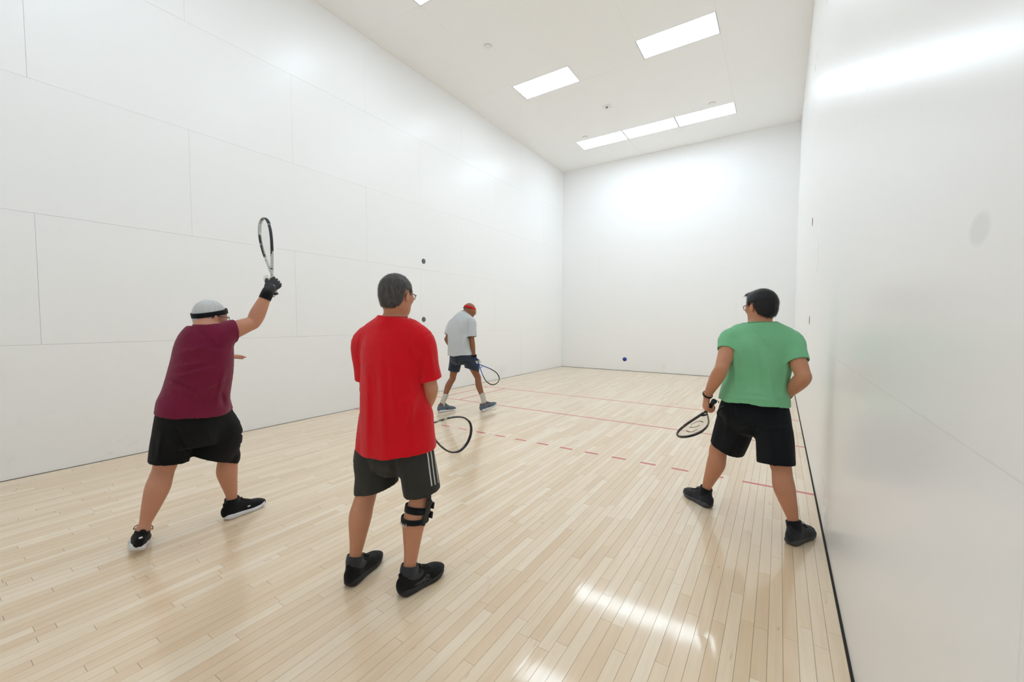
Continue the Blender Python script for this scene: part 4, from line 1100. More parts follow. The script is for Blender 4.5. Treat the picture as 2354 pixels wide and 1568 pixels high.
    fl = folds([((2.620,1.406,1.239), (2.739,1.483,1.272), 0.012, 0.006), ((2.604,1.395,1.155), (2.748,1.489,1.175), 0.012, 0.007), ((2.592,1.388,1.089), (2.793,1.519,1.145), 0.012, 0.008), ((2.578,1.378,1.072), (2.696,1.455,0.999), 0.010, -0.008),
                ((2.577,1.378,1.050), (2.684,1.448,0.980), 0.012, 0.008), ((2.696,1.455,0.980), (2.842,1.551,1.072), 0.014, 0.007), ((2.858,1.561,1.134), (2.810,1.529,0.896), 0.012, 0.007), ((2.831,1.543,0.994), (2.856,1.560,0.888), 0.009, -0.008),
                ((2.753,1.493,1.355), (2.820,1.536,1.272), 0.012, -0.007), ((2.719,1.470,1.377), (2.733,1.480,1.314), 0.010, 0.005), ((2.790,1.517,1.272), (2.878,1.574,1.278), 0.010, -0.006), ((2.556,1.364,0.980), (2.740,1.484,0.924), 0.012, 0.005)],
               v, A(2.55, 1.5, 1.2), lambda p: 0.005*ws(p))
    sm = garment('shirt', [(st, True, True, 2.3), (slR, False, True, 2.0), (slL, False, True, 2.0)], base+A(-0.45, -0.45, 0.60), base+A(0.50, 0.60, 1.62), 0.0052, 0.009, base, 0.04, fl, body=F)
    sh_ = link('shirt', sm, body, cloth('maroon_cotton', srgb(124, 26, 62), srgb(108, 20, 52), wr=0.4))
    link('collar', ring_on(A((2.661,1.540,1.412)), A(0, 0, 1), side, 0.070, 0.070, 0.018, 0.004, base, 'collar'), sh_, cloth('maroon_rib', srgb(116, 24, 58)))
    # --- shorts
    so = [(A((2.525,1.487,0.643)), 0.170, 0.135, hs), (A((2.533,1.492,0.723)), 0.198, 0.155, hs), (A((2.541,1.497,0.826)), 0.196, 0.152, hs), (A((2.547,1.502,0.958)), 0.180, 0.140, hs)]
    lL = [(hiL*0.8+knL*0.2, 0.104, 0.112, hs), (hiL*0.45+knL*0.55, 0.104, 0.112, hs), (A((2.512,1.359,0.536)), 0.104, 0.112, hs)]
    lR = [(hiR*0.8+knR*0.2, 0.108, 0.112, hs), (hiR*0.40+knR*0.60, 0.135, 0.125, hs), (A((2.482,1.603,0.500)), 0.165, 0.125, hs)]
    w2 = waves(28, 8, 17, (1, 1, 0.5))
    fl2 = folds([((2.595,1.390,0.755), (2.641,1.420,0.571), 0.014, -0.010), ((2.736,1.481,0.769), (2.801,1.524,0.600), 0.02, 0.006), ((2.506,1.332,0.741), (2.484,1.317,0.571), 0.013, 0.006), ((2.558,1.365,0.684), (2.626,1.409,0.599), 0.012, 0.006)],
                v, A(2.55, 1.5, 0.8), lambda p: 0.0035*w2(p))
    shm = garment('shorts', [(so, False, True, 2.2), (lL, False, True, 2.0), (lR, False, True, 2.0)], base+A(-0.48, -0.48, 0.36), base+A(0.48, 0.55, 1.02), 0.0052, 0.009, base, 0.03, fl2, body=F, wrap=(('torso', 'leg'), ('leg',)), clear=(0.008, 0.008))
    link('shorts', shm, body, cloth('black_mesh_short', srgb(12, 13, 14), srgb(6, 7, 8), rough=0.75, wr=0.3, sheen=0.03))
    # --- head
    hm = hair_cap(hc, hf, hu, 0.94, base, [(-0.13, -0.072), (-0.08, -0.070), (-0.050, -0.052), (-0.038, -0.012), (-0.031, 0.030), (0.012, 0.034), (0.016, 0.006), (0.034, 0.012), (0.05, 0.060), (0.09, 0.078)], grow=0.006, amp=0.0012, seed=14, freq=110)
    hm_ = hair_mat('white_hair', srgb(206, 207, 208), srgb(244, 245, 246)); ho = link('hair', hm, body, hm_)
    strands(ho, hc, R, base, hm_, 4200, 0.015, 0.0013, seed=16, lift=0.05)
    link('headband', ring_on(at(0, -0.010, 0.030), R[2]-R[1]*0.36, R[0], 0.079, 0.101, 0.032, 0.006, base, 'headband'), body, M_elastic)
    eyes(body, at, base); glasses(body, at, R, base, plain('black_frame', srgb(20, 22, 26), 0.3))
    # --- glove and wristband
    G_ = Field(gc-0.15, gc+0.15, 0.0036)
    G_.add(chain([wr2-dR*0.02, wr2+dR*0.01], [0.032, 0.033]), 0.01)
    hand(G_, wr2, dR, nR, +1, (62, 72, 45), grow=0.0022)
    gm = G_.mesh('glove', base); wl = wr2-base
    nn, dd = unit_(nR), unit_(dR)
    mask(gm, lambda p: np.maximum(((p-wl) @ nn-0.012)*220, ((p-wl) @ dd-0.085)*90*(np.sin((p-wl) @ th*300) > 0.1))*(((p-wl) @ dd) > 0.0))
    gl = link('glove', gm, body, twotone('black_white_glove', srgb(20, 22, 28), srgb(226, 220, 210))); gl['label'] = 'black glove with white palm'
    fax = unit_(wr2-elR)
    link('wristband', ring_on(wr2-fax*0.046, fax, R[2], 0.033, 0.035, 0.066, 0.006, base, 'wristband'), body, M_elastic)
    bd = lathe_me('glove_badge', [(0.0, 0.003), (0.010, 0.0025), (0.0115, 0.0)], 16)
    o = link('glove_badge', bd, gl, plain('badge_white', srgb(225, 222, 215), 0.5)); bn = unit_(-nR*0.9-v*0.6)
    o.matrix_local = Matrix.Translation(tuple(wr2+dR*0.028+bn*0.022-base)) @ Vector(bn).to_track_quat('Z', 'Y').to_matrix().to_4x4()
    low_sock(body, anR, knR, fR, base, M_elastic)
    # --- shoes
    mk = plain('white_mark', srgb(210, 210, 212), 0.5)
    put_shoe(body, base, 1, mR, M_black_mesh, M_white_foam, M_lace, 1.0, [('shoe_logo', [(0.5, 0.145, 0.056), (0.5, 0.165, 0.054)], 0.010, (-1, 0, 0), mk)])
    put_shoe(body, base, -1, mL, M_black_mesh, M_white_foam, M_lace, 1.0, [('shoe_logo', [(-0.008, -0.4, 0.078), (0.008, -0.4, 0.084)], 0.010, (0, 1, 0), mk)])
    return gc, ax, nR
GRIP_MAROON = person_maroon()

# ================================================================== person in the grey shirt, far left
def person_grey():
    base = A(1.62, 5.38, 0)
    sk = skin('skin_brown', srgb(150, 98, 70), (0.45, 0.20, 0.13))
    pel, che, nec = A((1.612,5.345,0.925)), A((1.600,5.361,1.226)), A((1.615,5.430,1.508))
    shR, elR, wrR = A((1.759,5.416,1.426)), A((1.801,5.384,1.162)), A((1.778,5.465,0.918))
    shL, elL, wrL = A((1.398,5.408,1.404)), A((1.356,5.297,1.147)), A((1.366,5.483,0.934))
    hiR, knR, anR = A((1.700,5.366,0.928)), A((1.762,5.574,0.552)), A((1.831,5.607,0.096))
    hiL, knL, anL = A((1.502,5.368,0.919)), A((1.428,5.356,0.531)), A((1.354,5.188,0.114))
    side = shR-shL; side[2] = 0; side = unit_(side); fo = np.cross(A(0, 0, 1), side)
    fL, fR = unit_(A(0.22, 0.97, 0)), unit_(A(0.30, 0.95, 0))
    hc = A((1.660,5.507,1.612)); hf = unit_(A(0.36, 0.86, -0.36)); hu = unit_(A(0.10, 0.30, 1))
    hlL, hlR = A(1.335, 5.115, 0), A(1.862, 5.536, 0)
    anR = hlR+fR*0.064+A(0, 0, 0.122); anL = hlL+fL*0.064+A(0, 0, 0.122)
    gc0 = A((1.801,5.480,0.808)); tip = A((2.140,5.629,0.451)); ax = unit_(tip-gc0)
    dR, nR = grip_frame(ax, unit_(wrR-elR), +1); wr2 = gc0-dR*0.078-nR*0.030; wrR = wr2
    F = Field(base+A(-0.50, -0.50, 0.0), base+A(0.50, 0.60, 1.78), 0.0065)
    F.add(Loft([(pel-A(0, 0, 0.07), 0.12, 0.09, side), (pel, 0.15, 0.105, side), (pel*0.6+che*0.4, 0.14, 0.10, side), (che, 0.15, 0.11, side), (che*0.5+nec*0.5, 0.155, 0.10, side), (nec-A(0, 0, 0.02), 0.08, 0.07, side)]))
    for s_ in (shL, shR): F.add(chain([nec-A(0, 0, 0.015), nec*0.5+s_*0.5, s_], [0.054, 0.054, 0.054]), 0.03)
    F.add(Loft([(nec-A(0, 0, 0.03), 0.058, 0.060, side), (nec*0.5+hc*0.5-hf*0.01, 0.054, 0.058, side), (hc-hu*0.04-hf*0.012, 0.054, 0.056, side)]), 0.025)
    hp, at, R = head_prims(hc, hf, hu, 1.0)
    F.cur = 'head'
    for q, k in hp: F.add(q, k)
    F.cur = 'torso'
    arm(F, shR, elR, wrR, 1.0, 0.92); arm(F, shL, elL, wrL, 1.0, 0.92)
    leg(F, hiR, knR, anR, fR, 1.0, 0.90); leg(F, hiL, knL, anL, fL, 1.0, 0.90)
    for an, f_ in ((anR, fR), (anL, fL)): F.add(chain([an, an-A(0, 0, 0.035)+f_*0.03, A(an[0], an[1], 0.042)+f_*0.11], [0.034, 0.028, 0.020]), 0.02)
    gc, th = hand(F, wr2, dR, nR, +1, (62, 72, 45))
    hand(F, wrL, unit_(fo*0.6+side*0.4-A(0, 0, 0.7)), unit_(side), -1, (35, 40, 30))
    body = link('person', F.mesh('person', base), mat=sk, loc=tuple(base))
    tag(body, 'bald person in a light grey T-shirt and red headband walking by the left wall', 'person', 'players on the court')
    v = unit_(A(1.62, 5.38, 1.2)-CAMP)
    st = [(A((1.595,5.333,0.911)), 0.196, 0.160, side), (A((1.590,5.330,1.049)), 0.184, 0.155, side), (A((1.578,5.334,1.213)), 0.178, 0.150, side), (A((1.583,5.361,1.363)), 0.182, 0.145, side),
          (A((1.599,5.396,1.460)), 0.160, 0.120, side), (A((1.610,5.427,1.529)), 0.100, 0.090, side), (A((1.621,5.446,1.570)), 0.070, 0.070, side)]
    slR = [(nec*0.6+shR*0.4, 0.066, 0.066, fo), (shR, 0.082, 0.080, fo), (shR*0.5+elR*0.5, 0.084, 0.078, fo), (shR*0.12+elR*0.88, 0.088, 0.078, fo)]
    slL = [(nec*0.6+shL*0.4, 0.066, 0.066, fo), (shL, 0.080, 0.078, fo), (shL*0.5+elL*0.5, 0.080, 0.076, fo), (shL*0.28+elL*0.72, 0.078, 0.074, fo)]
    ws = waves(33, 10, 17, (1, 1, 0.5))
    fl = folds([((1.745,5.252,1.399), (1.699,5.222,0.951), 0.022, -0.010), ((1.667,5.201,1.366), (1.632,5.178,1.031), 0.02, 0.008), ((1.790,5.281,1.299), (1.732,5.244,0.931), 0.018, 0.009), ((1.801,5.289,1.466), (1.789,5.281,1.246), 0.014, -0.012), ((1.577,5.142,1.232), (1.598,5.156,0.998), 0.016, 0.007)],
               v, A(1.62, 5.4, 1.2), drapes(33, 1.40, 0.90, 0.006, 26))
    sm = garment('shirt', [(st, True, True, 2.3), (slR, False, True, 2.0), (slL, False, True, 2.0)], base+A(-0.45, -0.45, 0.72), base+A(0.50, 0.50, 1.66), 0.006, 0.010, base, 0.035, fl, body=F)
    sh_ = link('shirt', sm, body, cloth('grey_heather_cotton', srgb(204, 208, 211), srgb(190, 194, 198), wr=0.5, heather=0.3))
    link('collar', ring_on(A((1.621,5.446,1.570)), unit_(hc-nec), side, 0.067, 0.067, 0.02, 0.004, base, 'collar'), sh_, cloth('grey_rib', srgb(180, 186, 190)))
    so = [(A((1.605,5.352,0.787)), 0.130, 0.105, side), (A((1.603,5.345,0.842)), 0.174, 0.132, side), (A((1.601,5.337,0.939)), 0.178, 0.138, side), (A((1.601,5.337,1.021)), 0.160, 0.120, side)]
    lL = [(hiL*0.85+knL*0.15, 0.100, 0.105, side), (hiL*0.5+knL*0.5, 0.090, 0.105, side), (A((1.447,5.356,0.644)), 0.084, 0.105, side)]
    lR = [(hiR*0.85+knR*0.15, 0.105, 0.110, side), (hiR*0.5+knR*0.5, 0.115, 0.115, side), (A((1.724,5.465,0.673)), 0.125, 0.115, side)]
    fl2 = folds([((1.665,5.200,0.910), (1.686,5.214,0.695), 0.02, -0.014), ((1.794,5.284,0.864), (1.878,5.339,0.729), 0.02, 0.008)], v, A(1.62, 5.4, 0.8), None)
    shm = garment('shorts', [(so, False, True, 2.2), (lL, False, True, 2.0), (lR, False, True, 2.0)], base+A(-0.45, -0.45, 0.42), base+A(0.45, 0.55, 1.05), 0.006, 0.010, base, 0.025, fl2, body=F, wrap=(('torso', 'leg'), ('leg',)), clear=(0.008, 0.008))
    link('shorts', shm, body, cloth('navy_nylon', srgb(46, 56, 72), srgb(38, 47, 62), rough=0.6, wr=0.3))
    link('headband', ring_on(at(0, -0.012, 0.032), R[2]-R[1]*0.06, R[0], 0.0765, 0.097, 0.044, 0.006, base, 'headband'), body, cloth('red_terry', srgb(214, 24, 30), rough=0.95, wr=0.2))
    eyes(body, at, base); gl = glasses(body, at, R, base, plain('yellow_frame', srgb(216, 190, 50), 0.4))
    link('strap', ring_on(at(0, -0.014, 0.018), R[2]-R[1]*0.10, R[0], 0.083, 0.103, 0.010, 0.003, base, 'strap', arc=(math.pi*1.0, math.pi*2.0)), gl, plain('patterned_strap', srgb(48, 46, 50), 0.7, 0.4, 160))
    G_ = Field(gc-0.15, gc+0.15, 0.0045)
    G_.add(chain([wr2-dR*0.02, wr2+dR*0.01], [0.033, 0.034]), 0.01)
    hand(G_, wr2, dR, nR, +1, (62, 72, 45), grow=0.003)
    gm = G_.mesh('glove', base); wl = wr2-base; dd = unit_(dR)
    mask(gm, lambda p: ((p-wl) @ dd-0.042)*80)
    g_ = link('glove', gm, body, twotone('navy_white_glove', srgb(34, 44, 92), srgb(222, 222, 222))); g_['label'] = 'white and navy glove'
    link('wristband', ring_on(wr2-unit_(wr2-elR)*0.028, wr2-elR, side, 0.033, 0.035, 0.035, 0.006, base, 'wristband'), body, M_elastic)
    M_sock = cloth('white_rib_sock', srgb(206, 202, 192), rough=0.95, wr=0.2)
    for kn, an, f_ in ((knR, anR, fR), (knL, anL, fL)):
        s2 = unit_(np.cross(f_, A(0, 0, 1))); sh = an-kn; bk = -f_
        sk_ = garment('sock', [([(an-A(0, 0, 0.03)+f_*0.01, 0.040, 0.046, s2), (kn+sh*0.90, 0.038, 0.042, s2), (kn+sh*0.72, 0.042, 0.044, s2), (kn+sh*0.60, 0.046, 0.048, s2)], False, True, 2.0)], np.minimum(kn, an)-0.10, np.maximum(kn, an)+0.10, 0.005, 0.008, base, 0.0)
        link('sock', sk_, body, M_sock)
    M_gshoe = cloth('grey_blue_mesh', srgb(102, 113, 124), srgb(88, 98, 110), rough=0.7, wr=0.15)
    mk = plain('dark_trim', srgb(40, 46, 54), 0.5)
    for sd, hl, f_, pt in ((-1, hlL, fL, 0.0), (1, hlR, fR, -0.22)):
        lt = 0.5*sd
        mks = [('shoe_band', [(0.5, 0.03, 0.040), (0.5, 0.12, 0.034), (0.5, 0.22, 0.030)], 0.009, (-1, 0, 0), mk), ('shoe_mark', [(0.5, 0.11, 0.040), (0.5, 0.145, 0.060)], 0.014, (-1, 0, 0), mk)]
        put_shoe(body, base, sd, shoe_matrix(hl, f_, pitch=pt), M_gshoe, M_white_foam, M_lace, 1.06, mks)
    return gc, ax, nR
GRIP_GREY = person_grey()

# ================================================================== person in the green shirt by the right wall
def person_green():
    base = A(5.66, 3.74, 0)
    sk = skin('skin_tan', srgb(198, 140, 108))
    pel, che, nec = A((5.667,3.750,0.890)), A((5.687,3.739,1.141)), A((5.692,3.707,1.405))
    shR, elR, wrR = A((5.870,3.739,1.309)), A((5.946,3.610,1.084)), A((5.854,3.753,0.934))
    shL, elL, wrL = A((5.515,3.710,1.316)), A((5.471,3.563,1.105)), A((5.390,3.665,0.900))
    hiR, knR, anR = A((5.748,3.755,0.892)), A((5.842,3.649,0.458)), A((5.899,3.585,0.111))
    hiL, knL, anL = A((5.583,3.755,0.874)), A((5.440,3.841,0.469)), A((5.368,3.877,0.113))
    side = shR-shL; side[2] = 0; side = unit_(side); fo = np.cross(A(0, 0, 1), side); hs = unit_((hiR-hiL)*A(1, 1, 0))
    fL, fR = unit_(A(-0.76, 0.65, 0)), unit_(A(0.46, 0.89, 0))
    hc = A((5.693,3.720,1.541)); hf = unit_(A(-0.68, 0.73, -0.06)); hu = unit_(A(0.03, 0, 1))
    hlL, hlR = A(5.400, 3.812, 0), A(5.895, 3.520, 0)
    anR = hlR+fR*0.060+A(0, 0, 0.115); anL = hlL+fL*0.060+A(0, 0, 0.115)
    gc0 = A((5.393,3.679,0.818)); tip = A((5.198,3.958,0.508)); ax = unit_(tip-gc0)
    dL, nL = grip_frame(ax, unit_(wrL-elL), -1); wr2 = gc0-dL*0.078-nL*0.030; wrL = wr2
    F = Field(base+A(-0.50, -0.45, 0.0), base+A(0.43, 0.50, 1.72), 0.0058)
    F.add(Loft([(pel-A(0, 0, 0.07), 0.14, 0.10, hs), (pel, 0.160, 0.115, hs), (pel*0.6+che*0.4, 0.145, 0.105, hs+side), (che, 0.165, 0.115, side), (che*0.5+nec*0.5, 0.17, 0.10, side), (nec-A(0, 0, 0.02), 0.09, 0.07, side)]))
    for s_ in (shL, shR): F.add(chain([nec-A(0, 0, 0.012), nec*0.5+s_*0.5+A(0, 0, 0.004), s_], [0.056, 0.058, 0.060]), 0.03)
    F.add(Loft([(nec-A(0, 0, 0.03), 0.066, 0.064, side), (nec*0.5+hc*0.5-hf*0.012-A(0, 0, 0.006), 0.061, 0.062, side), (hc-hu*0.038-hf*0.014, 0.058, 0.060, side)]), 0.025)
    hp, at, R = head_prims(hc, hf, hu, 1.0)
    F.cur = 'head'
    for q, k in hp: F.add(q, k)
    F.cur = 'torso'
    arm(F, shR, elR, wrR, 1.0, 1.12); arm(F, shL, elL, wrL, 1.0, 1.12)
    leg(F, hiR, knR, anR, fR, 1.0, 1.14); leg(F, hiL, knL, anL, fL, 1.0, 1.14)
    for an, f_ in ((anR, fR), (anL, fL)): F.add(chain([an, an-A(0, 0, 0.035)+f_*0.03, A(an[0], an[1], 0.040)+f_*0.11], [0.034, 0.028, 0.020]), 0.02)
    gc, th = hand(F, wr2, dL, nL, -1, (62, 74, 45))
    dR = unit_(A(-0.75, 0.45, -0.15)); hand(F, wrR, dR, unit_(A(-0.3, -0.6, -0.6)), +1, (35, 45, 30))
    body = link('person', F.mesh('person', base), mat=sk, loc=tuple(base))
    tag(body, 'black-haired person in a green T-shirt standing by the right wall', 'person', 'players on the court')
    v = unit_(A(5.66, 3.74, 1.1)-CAMP)
    st = [(A((5.665,3.749,0.868)), 0.222, 0.180, hs), (A((5.668,3.751,0.931)), 0.212, 0.170, hs+side), (A((5.679,3.746,1.026)), 0.194, 0.150, side), (A((5.690,3.741,1.141)), 0.198, 0.146, side),
          (A((5.695,3.727,1.259)), 0.200, 0.135, side), (A((5.693,3.714,1.339)), 0.160, 0.108, side), (A((5.692,3.707,1.393)), 0.105, 0.088, side), (A((5.689,3.705,1.435)), 0.076, 0.074, side)]
    slR = [(nec*0.62+shR*0.38+A(0, 0, 0.002), 0.064, 0.064, fo), (shR, 0.078, 0.076, fo), (shR*0.7+elR*0.3, 0.070, 0.070, fo), (shR*0.42+elR*0.58, 0.064, 0.066, fo)]
    slL = [(nec*0.62+shL*0.38+A(0, 0, 0.002), 0.064, 0.064, fo), (shL, 0.076, 0.075, fo), (shL*0.80+elL*0.20, 0.068, 0.070, fo), (shL*0.62+elL*0.38, 0.060, 0.064, fo)]
    ws = waves(43, 10, 15, (1, 1, 0.5))
    fl = folds([((5.682,3.641,1.382), (5.760,3.691,1.263), 0.012, 0.006), ((5.661,3.627,1.338), (5.706,3.656,1.024), 0.016, 0.006), ((5.725,3.669,1.263), (5.775,3.701,0.964), 0.018, 0.006), ((5.861,3.757,1.219), (5.838,3.742,0.964), 0.014, 0.006),
                ((5.538,3.547,1.263), (5.562,3.562,0.994), 0.014, 0.006), ((5.518,3.534,0.927), (5.839,3.743,0.910), 0.010, 0.004), ((5.563,3.563,0.958), (5.751,3.685,0.952), 0.010, 0.004),
                ((5.880,3.770,1.249), (5.868,3.762,1.159), 0.008, -0.003), ((5.530,3.542,1.293), (5.534,3.544,1.352), 0.008, -0.003), ((5.480,3.509,1.308), (5.525,3.538,1.293), 0.007, -0.004)],
               v, A(5.66, 3.74, 1.1), drapes(43, 1.30, 0.85, 0.005))
    sm = garment('shirt', [(st, True, True, 2.4), (slR, False, True, 2.0), (slL, False, True, 2.0)], base+A(-0.42, -0.42, 0.66), base+A(0.42, 0.42, 1.54), 0.005, 0.0085, base, 0.035, fl, body=F)
    sh_ = link('shirt', sm, body, cloth('green_jersey', srgb(132, 202, 154), srgb(116, 186, 138), wr=0.4, heather=0.12))
    link('collar', ring_on(A((5.689,3.705,1.432)), A(0, 0.05, 1), side, 0.073, 0.071, 0.016, 0.004, base, 'collar'), sh_, cloth('green_rib', srgb(106, 176, 130)))
    so = [(A((5.667,3.756,0.663)), 0.130, 0.105, hs), (A((5.667,3.756,0.751)), 0.198, 0.148, hs), (A((5.668,3.751,0.822)), 0.203, 0.148, hs), (A((5.668,3.751,0.931)), 0.175, 0.125, hs)]
    lL = [(hiL*0.88+knL*0.12, 0.108, 0.112, hs), (A((5.559,3.799,0.664)), 0.114, 0.115, hs), (A((5.502,3.845,0.488)), 0.118, 0.112, hs)]
    lR = [(hiR*0.88+knR*0.12, 0.108, 0.112, hs), (hiR*0.5+knR*0.5, 0.114, 0.115, hs), (A((5.811,3.665,0.477)), 0.114, 0.115, hs)]
    w2 = waves(48, 8, 16, (1, 1, 0.5))
    fl2 = folds([((5.706,3.656,0.843), (5.675,3.636,0.661), 0.014, -0.004), ((5.569,3.567,0.691), (5.655,3.623,0.752), 0.014, 0.006), ((5.707,3.657,0.707), (5.845,3.747,0.728), 0.012, 0.006), ((5.516,3.533,0.782), (5.507,3.527,0.630), 0.014, 0.005), ((5.758,3.690,0.661), (5.796,3.715,0.478), 0.014, 0.005)],
                v, A(5.66, 3.74, 0.8), lambda p: 0.003*w2(p))
    shm = garment('shorts', [(so, False, True, 2.2), (lL, False, True, 2.0), (lR, False, True, 2.0)], base+A(-0.45, -0.45, 0.36), base+A(0.42, 0.52, 1.02), 0.005, 0.0085, base, 0.045, fl2, body=F, wrap=(('torso', 'leg'), ('leg',)), clear=(0.008, 0.008))
    sho = link('shorts', shm, body, cloth('navy_black_stretch', srgb(16, 20, 27), srgb(10, 13, 19), rough=0.75, wr=0.3, sheen=0.03))
    g = Geo(); g.tube(catmull([A((5.494,3.578,0.851)), A((5.465,3.571,0.824)), A((5.456,3.589,0.785)), A((5.485,3.632,0.752))], 4), 0.020, rb=0.006, side=tuple(fo), n=8, taper=[1]*13)
    link('pocket_flap', g.me('pocket_flap', base), sho, M_elastic)
    def fringe(at_, R_):
        out = [(Ell(at_(0.0, 0.040, 0.082), (0.058, 0.052, 0.032), R_), 0.02)]
        for i, x in enumerate((-0.035, -0.018, 0.0, 0.02, 0.038)):
            out.append((chain([at_(x, 0.062, 0.098), at_(x*1.1, 0.084, 0.096), at_(x*1.2, 0.098+0.010*(i % 2), 0.088+0.008*(i % 2))], [0.012, 0.008, 0.002]), 0.01))
        return out
    hm = hair_cap(hc, hf, hu, 1.0, base, [(-0.13, -0.072), (-0.08, -0.070), (-0.050, -0.052), (-0.038, -0.012), (-0.031, 0.030), (0.012, 0.034), (0.016, 0.006), (0.034, 0.012), (0.05, 0.060), (0.09, 0.078)], grow=0.012, amp=0.0012, seed=24, freq=110, extra=fringe)
    hm_ = hair_mat('black_hair', srgb(17, 16, 18), srgb(44, 42, 44), 0.4); ho = link('hair', hm, body, hm_)
    strands(ho, hc, R, base, hm_, 5000, 0.022, 0.0012, seed=26, lift=0.08)
    eyes(body, at, base); glasses(body, at, R, base, plain('dark_red_frame', srgb(110, 30, 40), 0.3))
    link('wrist_cord', ring_on(wr2-unit_(wr2-elL)*0.012, wr2-elL, side, 0.031, 0.033, 0.012, 0.004, base, 'wrist_cord'), body, M_lace)
    link('watch_band', ring_on(wrR-unit_(wrR-elR)*0.02, wrR-elR, A(0, 0, 1), 0.029, 0.031, 0.022, 0.005, base, 'watch_band'), body, M_black_rub)
    for an, kn, f_ in ((anR, knR, fR), (anL, knL, fL)): low_sock(body, an, kn, f_, base, M_elastic)
    for sd, hl, f_ in ((-1, hlL, fL), (1, hlR, fR)):
        put_shoe(body, base, sd, shoe_matrix(hl, f_), cloth('charcoal_knit', srgb(38, 40, 46), rough=0.8, wr=0.15), plain('dark_grey_foam', srgb(62, 65, 70), 0.6), M_lace, 1.0)
    return gc, ax, nL
GRIP_GREEN = person_green()

# ------------------------------------------------------------------ racquets
def frame_mat(name, base, accents):
    """accents: (lo, hi, colour) bands along the racquet, broken up by patches"""
    t = NT(name); p = t.obj(); z = t.n('ShaderNodeSeparateXYZ'); t.l(p, z.inputs[0]); cc = tuple(base)
    n = t.noise(p, 26, 2)
    for lo, hi, c, br in accents:
        a = t.math('MULTIPLY', t.math('GREATER_THAN', z.outputs[2], lo), t.math('LESS_THAN', z.outputs[2], hi))
        if br: a = t.math('MULTIPLY', a, t.math('GREATER_THAN', n, br))
        cc = t.mix(a, cc, tuple(c))
    t.set(Base_Color=cc, Roughness=0.28); t.b.inputs['Coat Weight'].default_value = 0.4
    return t.m
OUT = [(0.013, 0.088), (0.030, 0.120), (0.062, 0.180), (0.094, 0.245), (0.116, 0.315), (0.119, 0.375), (0.098, 0.430), (0.055, 0.465), (0.0, 0.477)]
M_string = plain('clear_string', srgb(236, 236, 232), 0.4)
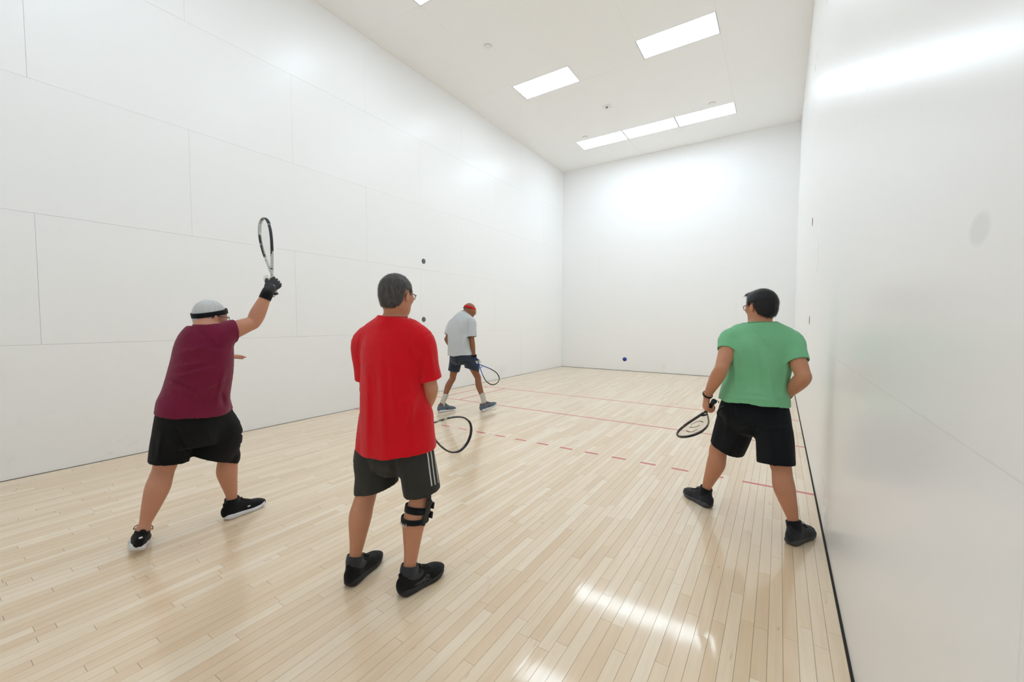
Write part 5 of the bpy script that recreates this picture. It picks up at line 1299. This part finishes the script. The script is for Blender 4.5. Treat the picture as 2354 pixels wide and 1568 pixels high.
def racquet(gc, ax, wdir, mat, label, string_logo=None, grip_c=srgb(30, 30, 32), throat=None, cord=True):
    e = bpy.data.objects.new('racquet', None); col.objects.link(e)
    z = unit_(ax); x = unit_(A(wdir)-z*(A(wdir) @ z)); y = np.cross(z, x)
    m = Matrix((tuple(x), tuple(y), tuple(z))).transposed().to_4x4(); m.translation = Vector(gc); e.matrix_world = m
    tag(e, label, 'racquet', 'racquets held by the players')
    pts = [(a, 0, b) for a, b in OUT]+[(-a, 0, b) for a, b in OUT[::-1][1:]]
    path = catmull(pts, 6)
    g = Geo(); g.tube(path, 0.0062, rb=0.0105, side=None if False else (0, 1, 0), n=10); g = Geo(); g.add(tube_geo(path, 0.0105, rb=0.0062, side=(0, 1, 0), n=10))
    g.tube([(0.013, 0, 0.09), (0.006, 0, 0.072), (0.004, 0, 0.05)], 0.0085, n=8); g.tube([(-0.013, 0, 0.09), (-0.006, 0, 0.072), (-0.004, 0, 0.05)], 0.0085, n=8)
    fr = link('frame', g.me('frame'), e, mat)
    g = Geo(); g.add(tube_geo(catmull([(-0.030, 0, 0.119), (0, 0, 0.128), (0.030, 0, 0.119)], 5), 0.008, rb=0.005, side=(0, 1, 0), n=8)); link('throat_bridge', g.me('throat_bridge'), fr, throat or mat)
    # bumper strip round the tip
    top = [p for p in path if p[2] > 0.40]; top = [p*A(1.0, 1, 1)+unit_(p-A(0, 0, 0.30))*0.004 for p in top]
    g = Geo(); g.add(tube_geo(top, 0.0112, rb=0.0042, side=(0, 1, 0), n=8)); link('bumper', g.me('bumper'), fr, M_black_rub)
    # eight-sided grip, butt cap
    prof = [(0.0, -0.078), (0.017, -0.078), (0.0185, -0.072), (0.0175, -0.060), (0.0150, -0.050), (0.0150, 0.052), (0.0125, 0.060), (0.0, 0.060)]
    gm = lathe_me('grip', prof, 8)
    link('grip', gm, e, plain('grip_tape', grip_c, 0.75, 0.2, 120))
    link('butt_cap', lathe_me('butt_cap', [(0.0, -0.083), (0.015, -0.083), (0.0195, -0.080), (0.0195, -0.072), (0.0, -0.072)], 16), e, M_black_rub)
    # strings, clipped to the hoop
    zs = path[:len(path)//2+1, 2]; xs = path[:len(path)//2+1, 0]
    order = np.argsort(zs)
    hw = lambda q: np.interp(q, zs[order], xs[order])
    g = Geo()
    for i in range(-7, 8):
        x_ = i*0.0145; ok = [q for q in np.linspace(0.118, 0.476, 120) if hw(q) > abs(x_)]
        if len(ok) > 4: g.tube([(x_, 0.0006, ok[0]), (x_, 0.0006, ok[-1])], 0.00042, n=4)
    for q in np.arange(0.135, 0.475, 0.0150):
        w = hw(q); g.tube([(-w, -0.0006, q), (w, -0.0006, q)], 0.00042, n=4)
    link('strings', g.me('strings'), e, M_string)
    if string_logo:
        g = Geo()
        for poly in string_logo: g.add(tube_geo(catmull([(a, 0, b) for a, b in poly], 5), 0.0010, rb=0.006, side=(0, 1, 0), n=6))
        link('string_stencil', g.me('string_stencil'), e, plain('stencil_ink', srgb(168, 166, 160), 0.7))
    if cord:
        g = Geo(); g.tube(catmull([(0, 0, -0.082), (0.012, 0.01, -0.095), (0.030, 0.012, -0.080), (0.036, 0.010, -0.060)], 5), 0.0025, n=6); link('wrist_tether', g.me('wrist_tether'), e, M_lace)
    return e

gc, ax, nn = GRIP_RED
racquet(gc, ax, A(0.10, 0.0, 1.0), frame_mat('black_mixed_frame', srgb(24, 25, 30), [(0.09, 0.26, srgb(170, 165, 130), 0.52), (0.26, 0.48, srgb(150, 40, 36), 0.66), (0.30, 0.46, srgb(200, 190, 90), 0.72)]),
        'black racquet with a speckled frame hanging beside the grey shorts', None)
gc, ax, nn = GRIP_MAROON
vr = unit_(gc-CAMP); rr = unit_(np.cross(ax, vr))
racquet(gc, ax, rr*0.30+vr*0.95, frame_mat('silver_black_frame', srgb(28, 30, 40), [(0.05, 0.22, srgb(200, 205, 205), 0.40), (0.22, 0.48, srgb(150, 146, 120), 0.60), (0.40, 0.48, srgb(210, 215, 216), 0.50)]),
        'silver and black racquet raised above the white-haired player', None, srgb(215, 213, 205))
gc, ax, nn = GRIP_GREY
vr = unit_(gc-CAMP); rr = unit_(np.cross(ax, vr))
racquet(gc, ax, rr*0.80+vr*0.5, frame_mat('blue_black_frame', srgb(22, 22, 26), [(0.04, 0.24, srgb(32, 88, 190), 0.0)]),
        'black racquet with a blue throat pointing down beside the navy shorts', None, srgb(30, 60, 150))
gc, ax, nn = GRIP_GREEN
vr = unit_(gc-CAMP); rr = unit_(np.cross(ax, vr))
racquet(gc, ax, rr*0.42+vr*0.90, frame_mat('plain_black_frame', srgb(20, 21, 24), [(0.24, 0.30, srgb(190, 180, 60), 0.55)]),
        'slim black racquet held low by the player in green', [[(-0.05, 0.36), (0.0, 0.40), (0.05, 0.37)], [(0.05, 0.25), (0.0, 0.22), (-0.05, 0.26)], [(-0.045, 0.30), (0.0, 0.32), (0.045, 0.30)]])
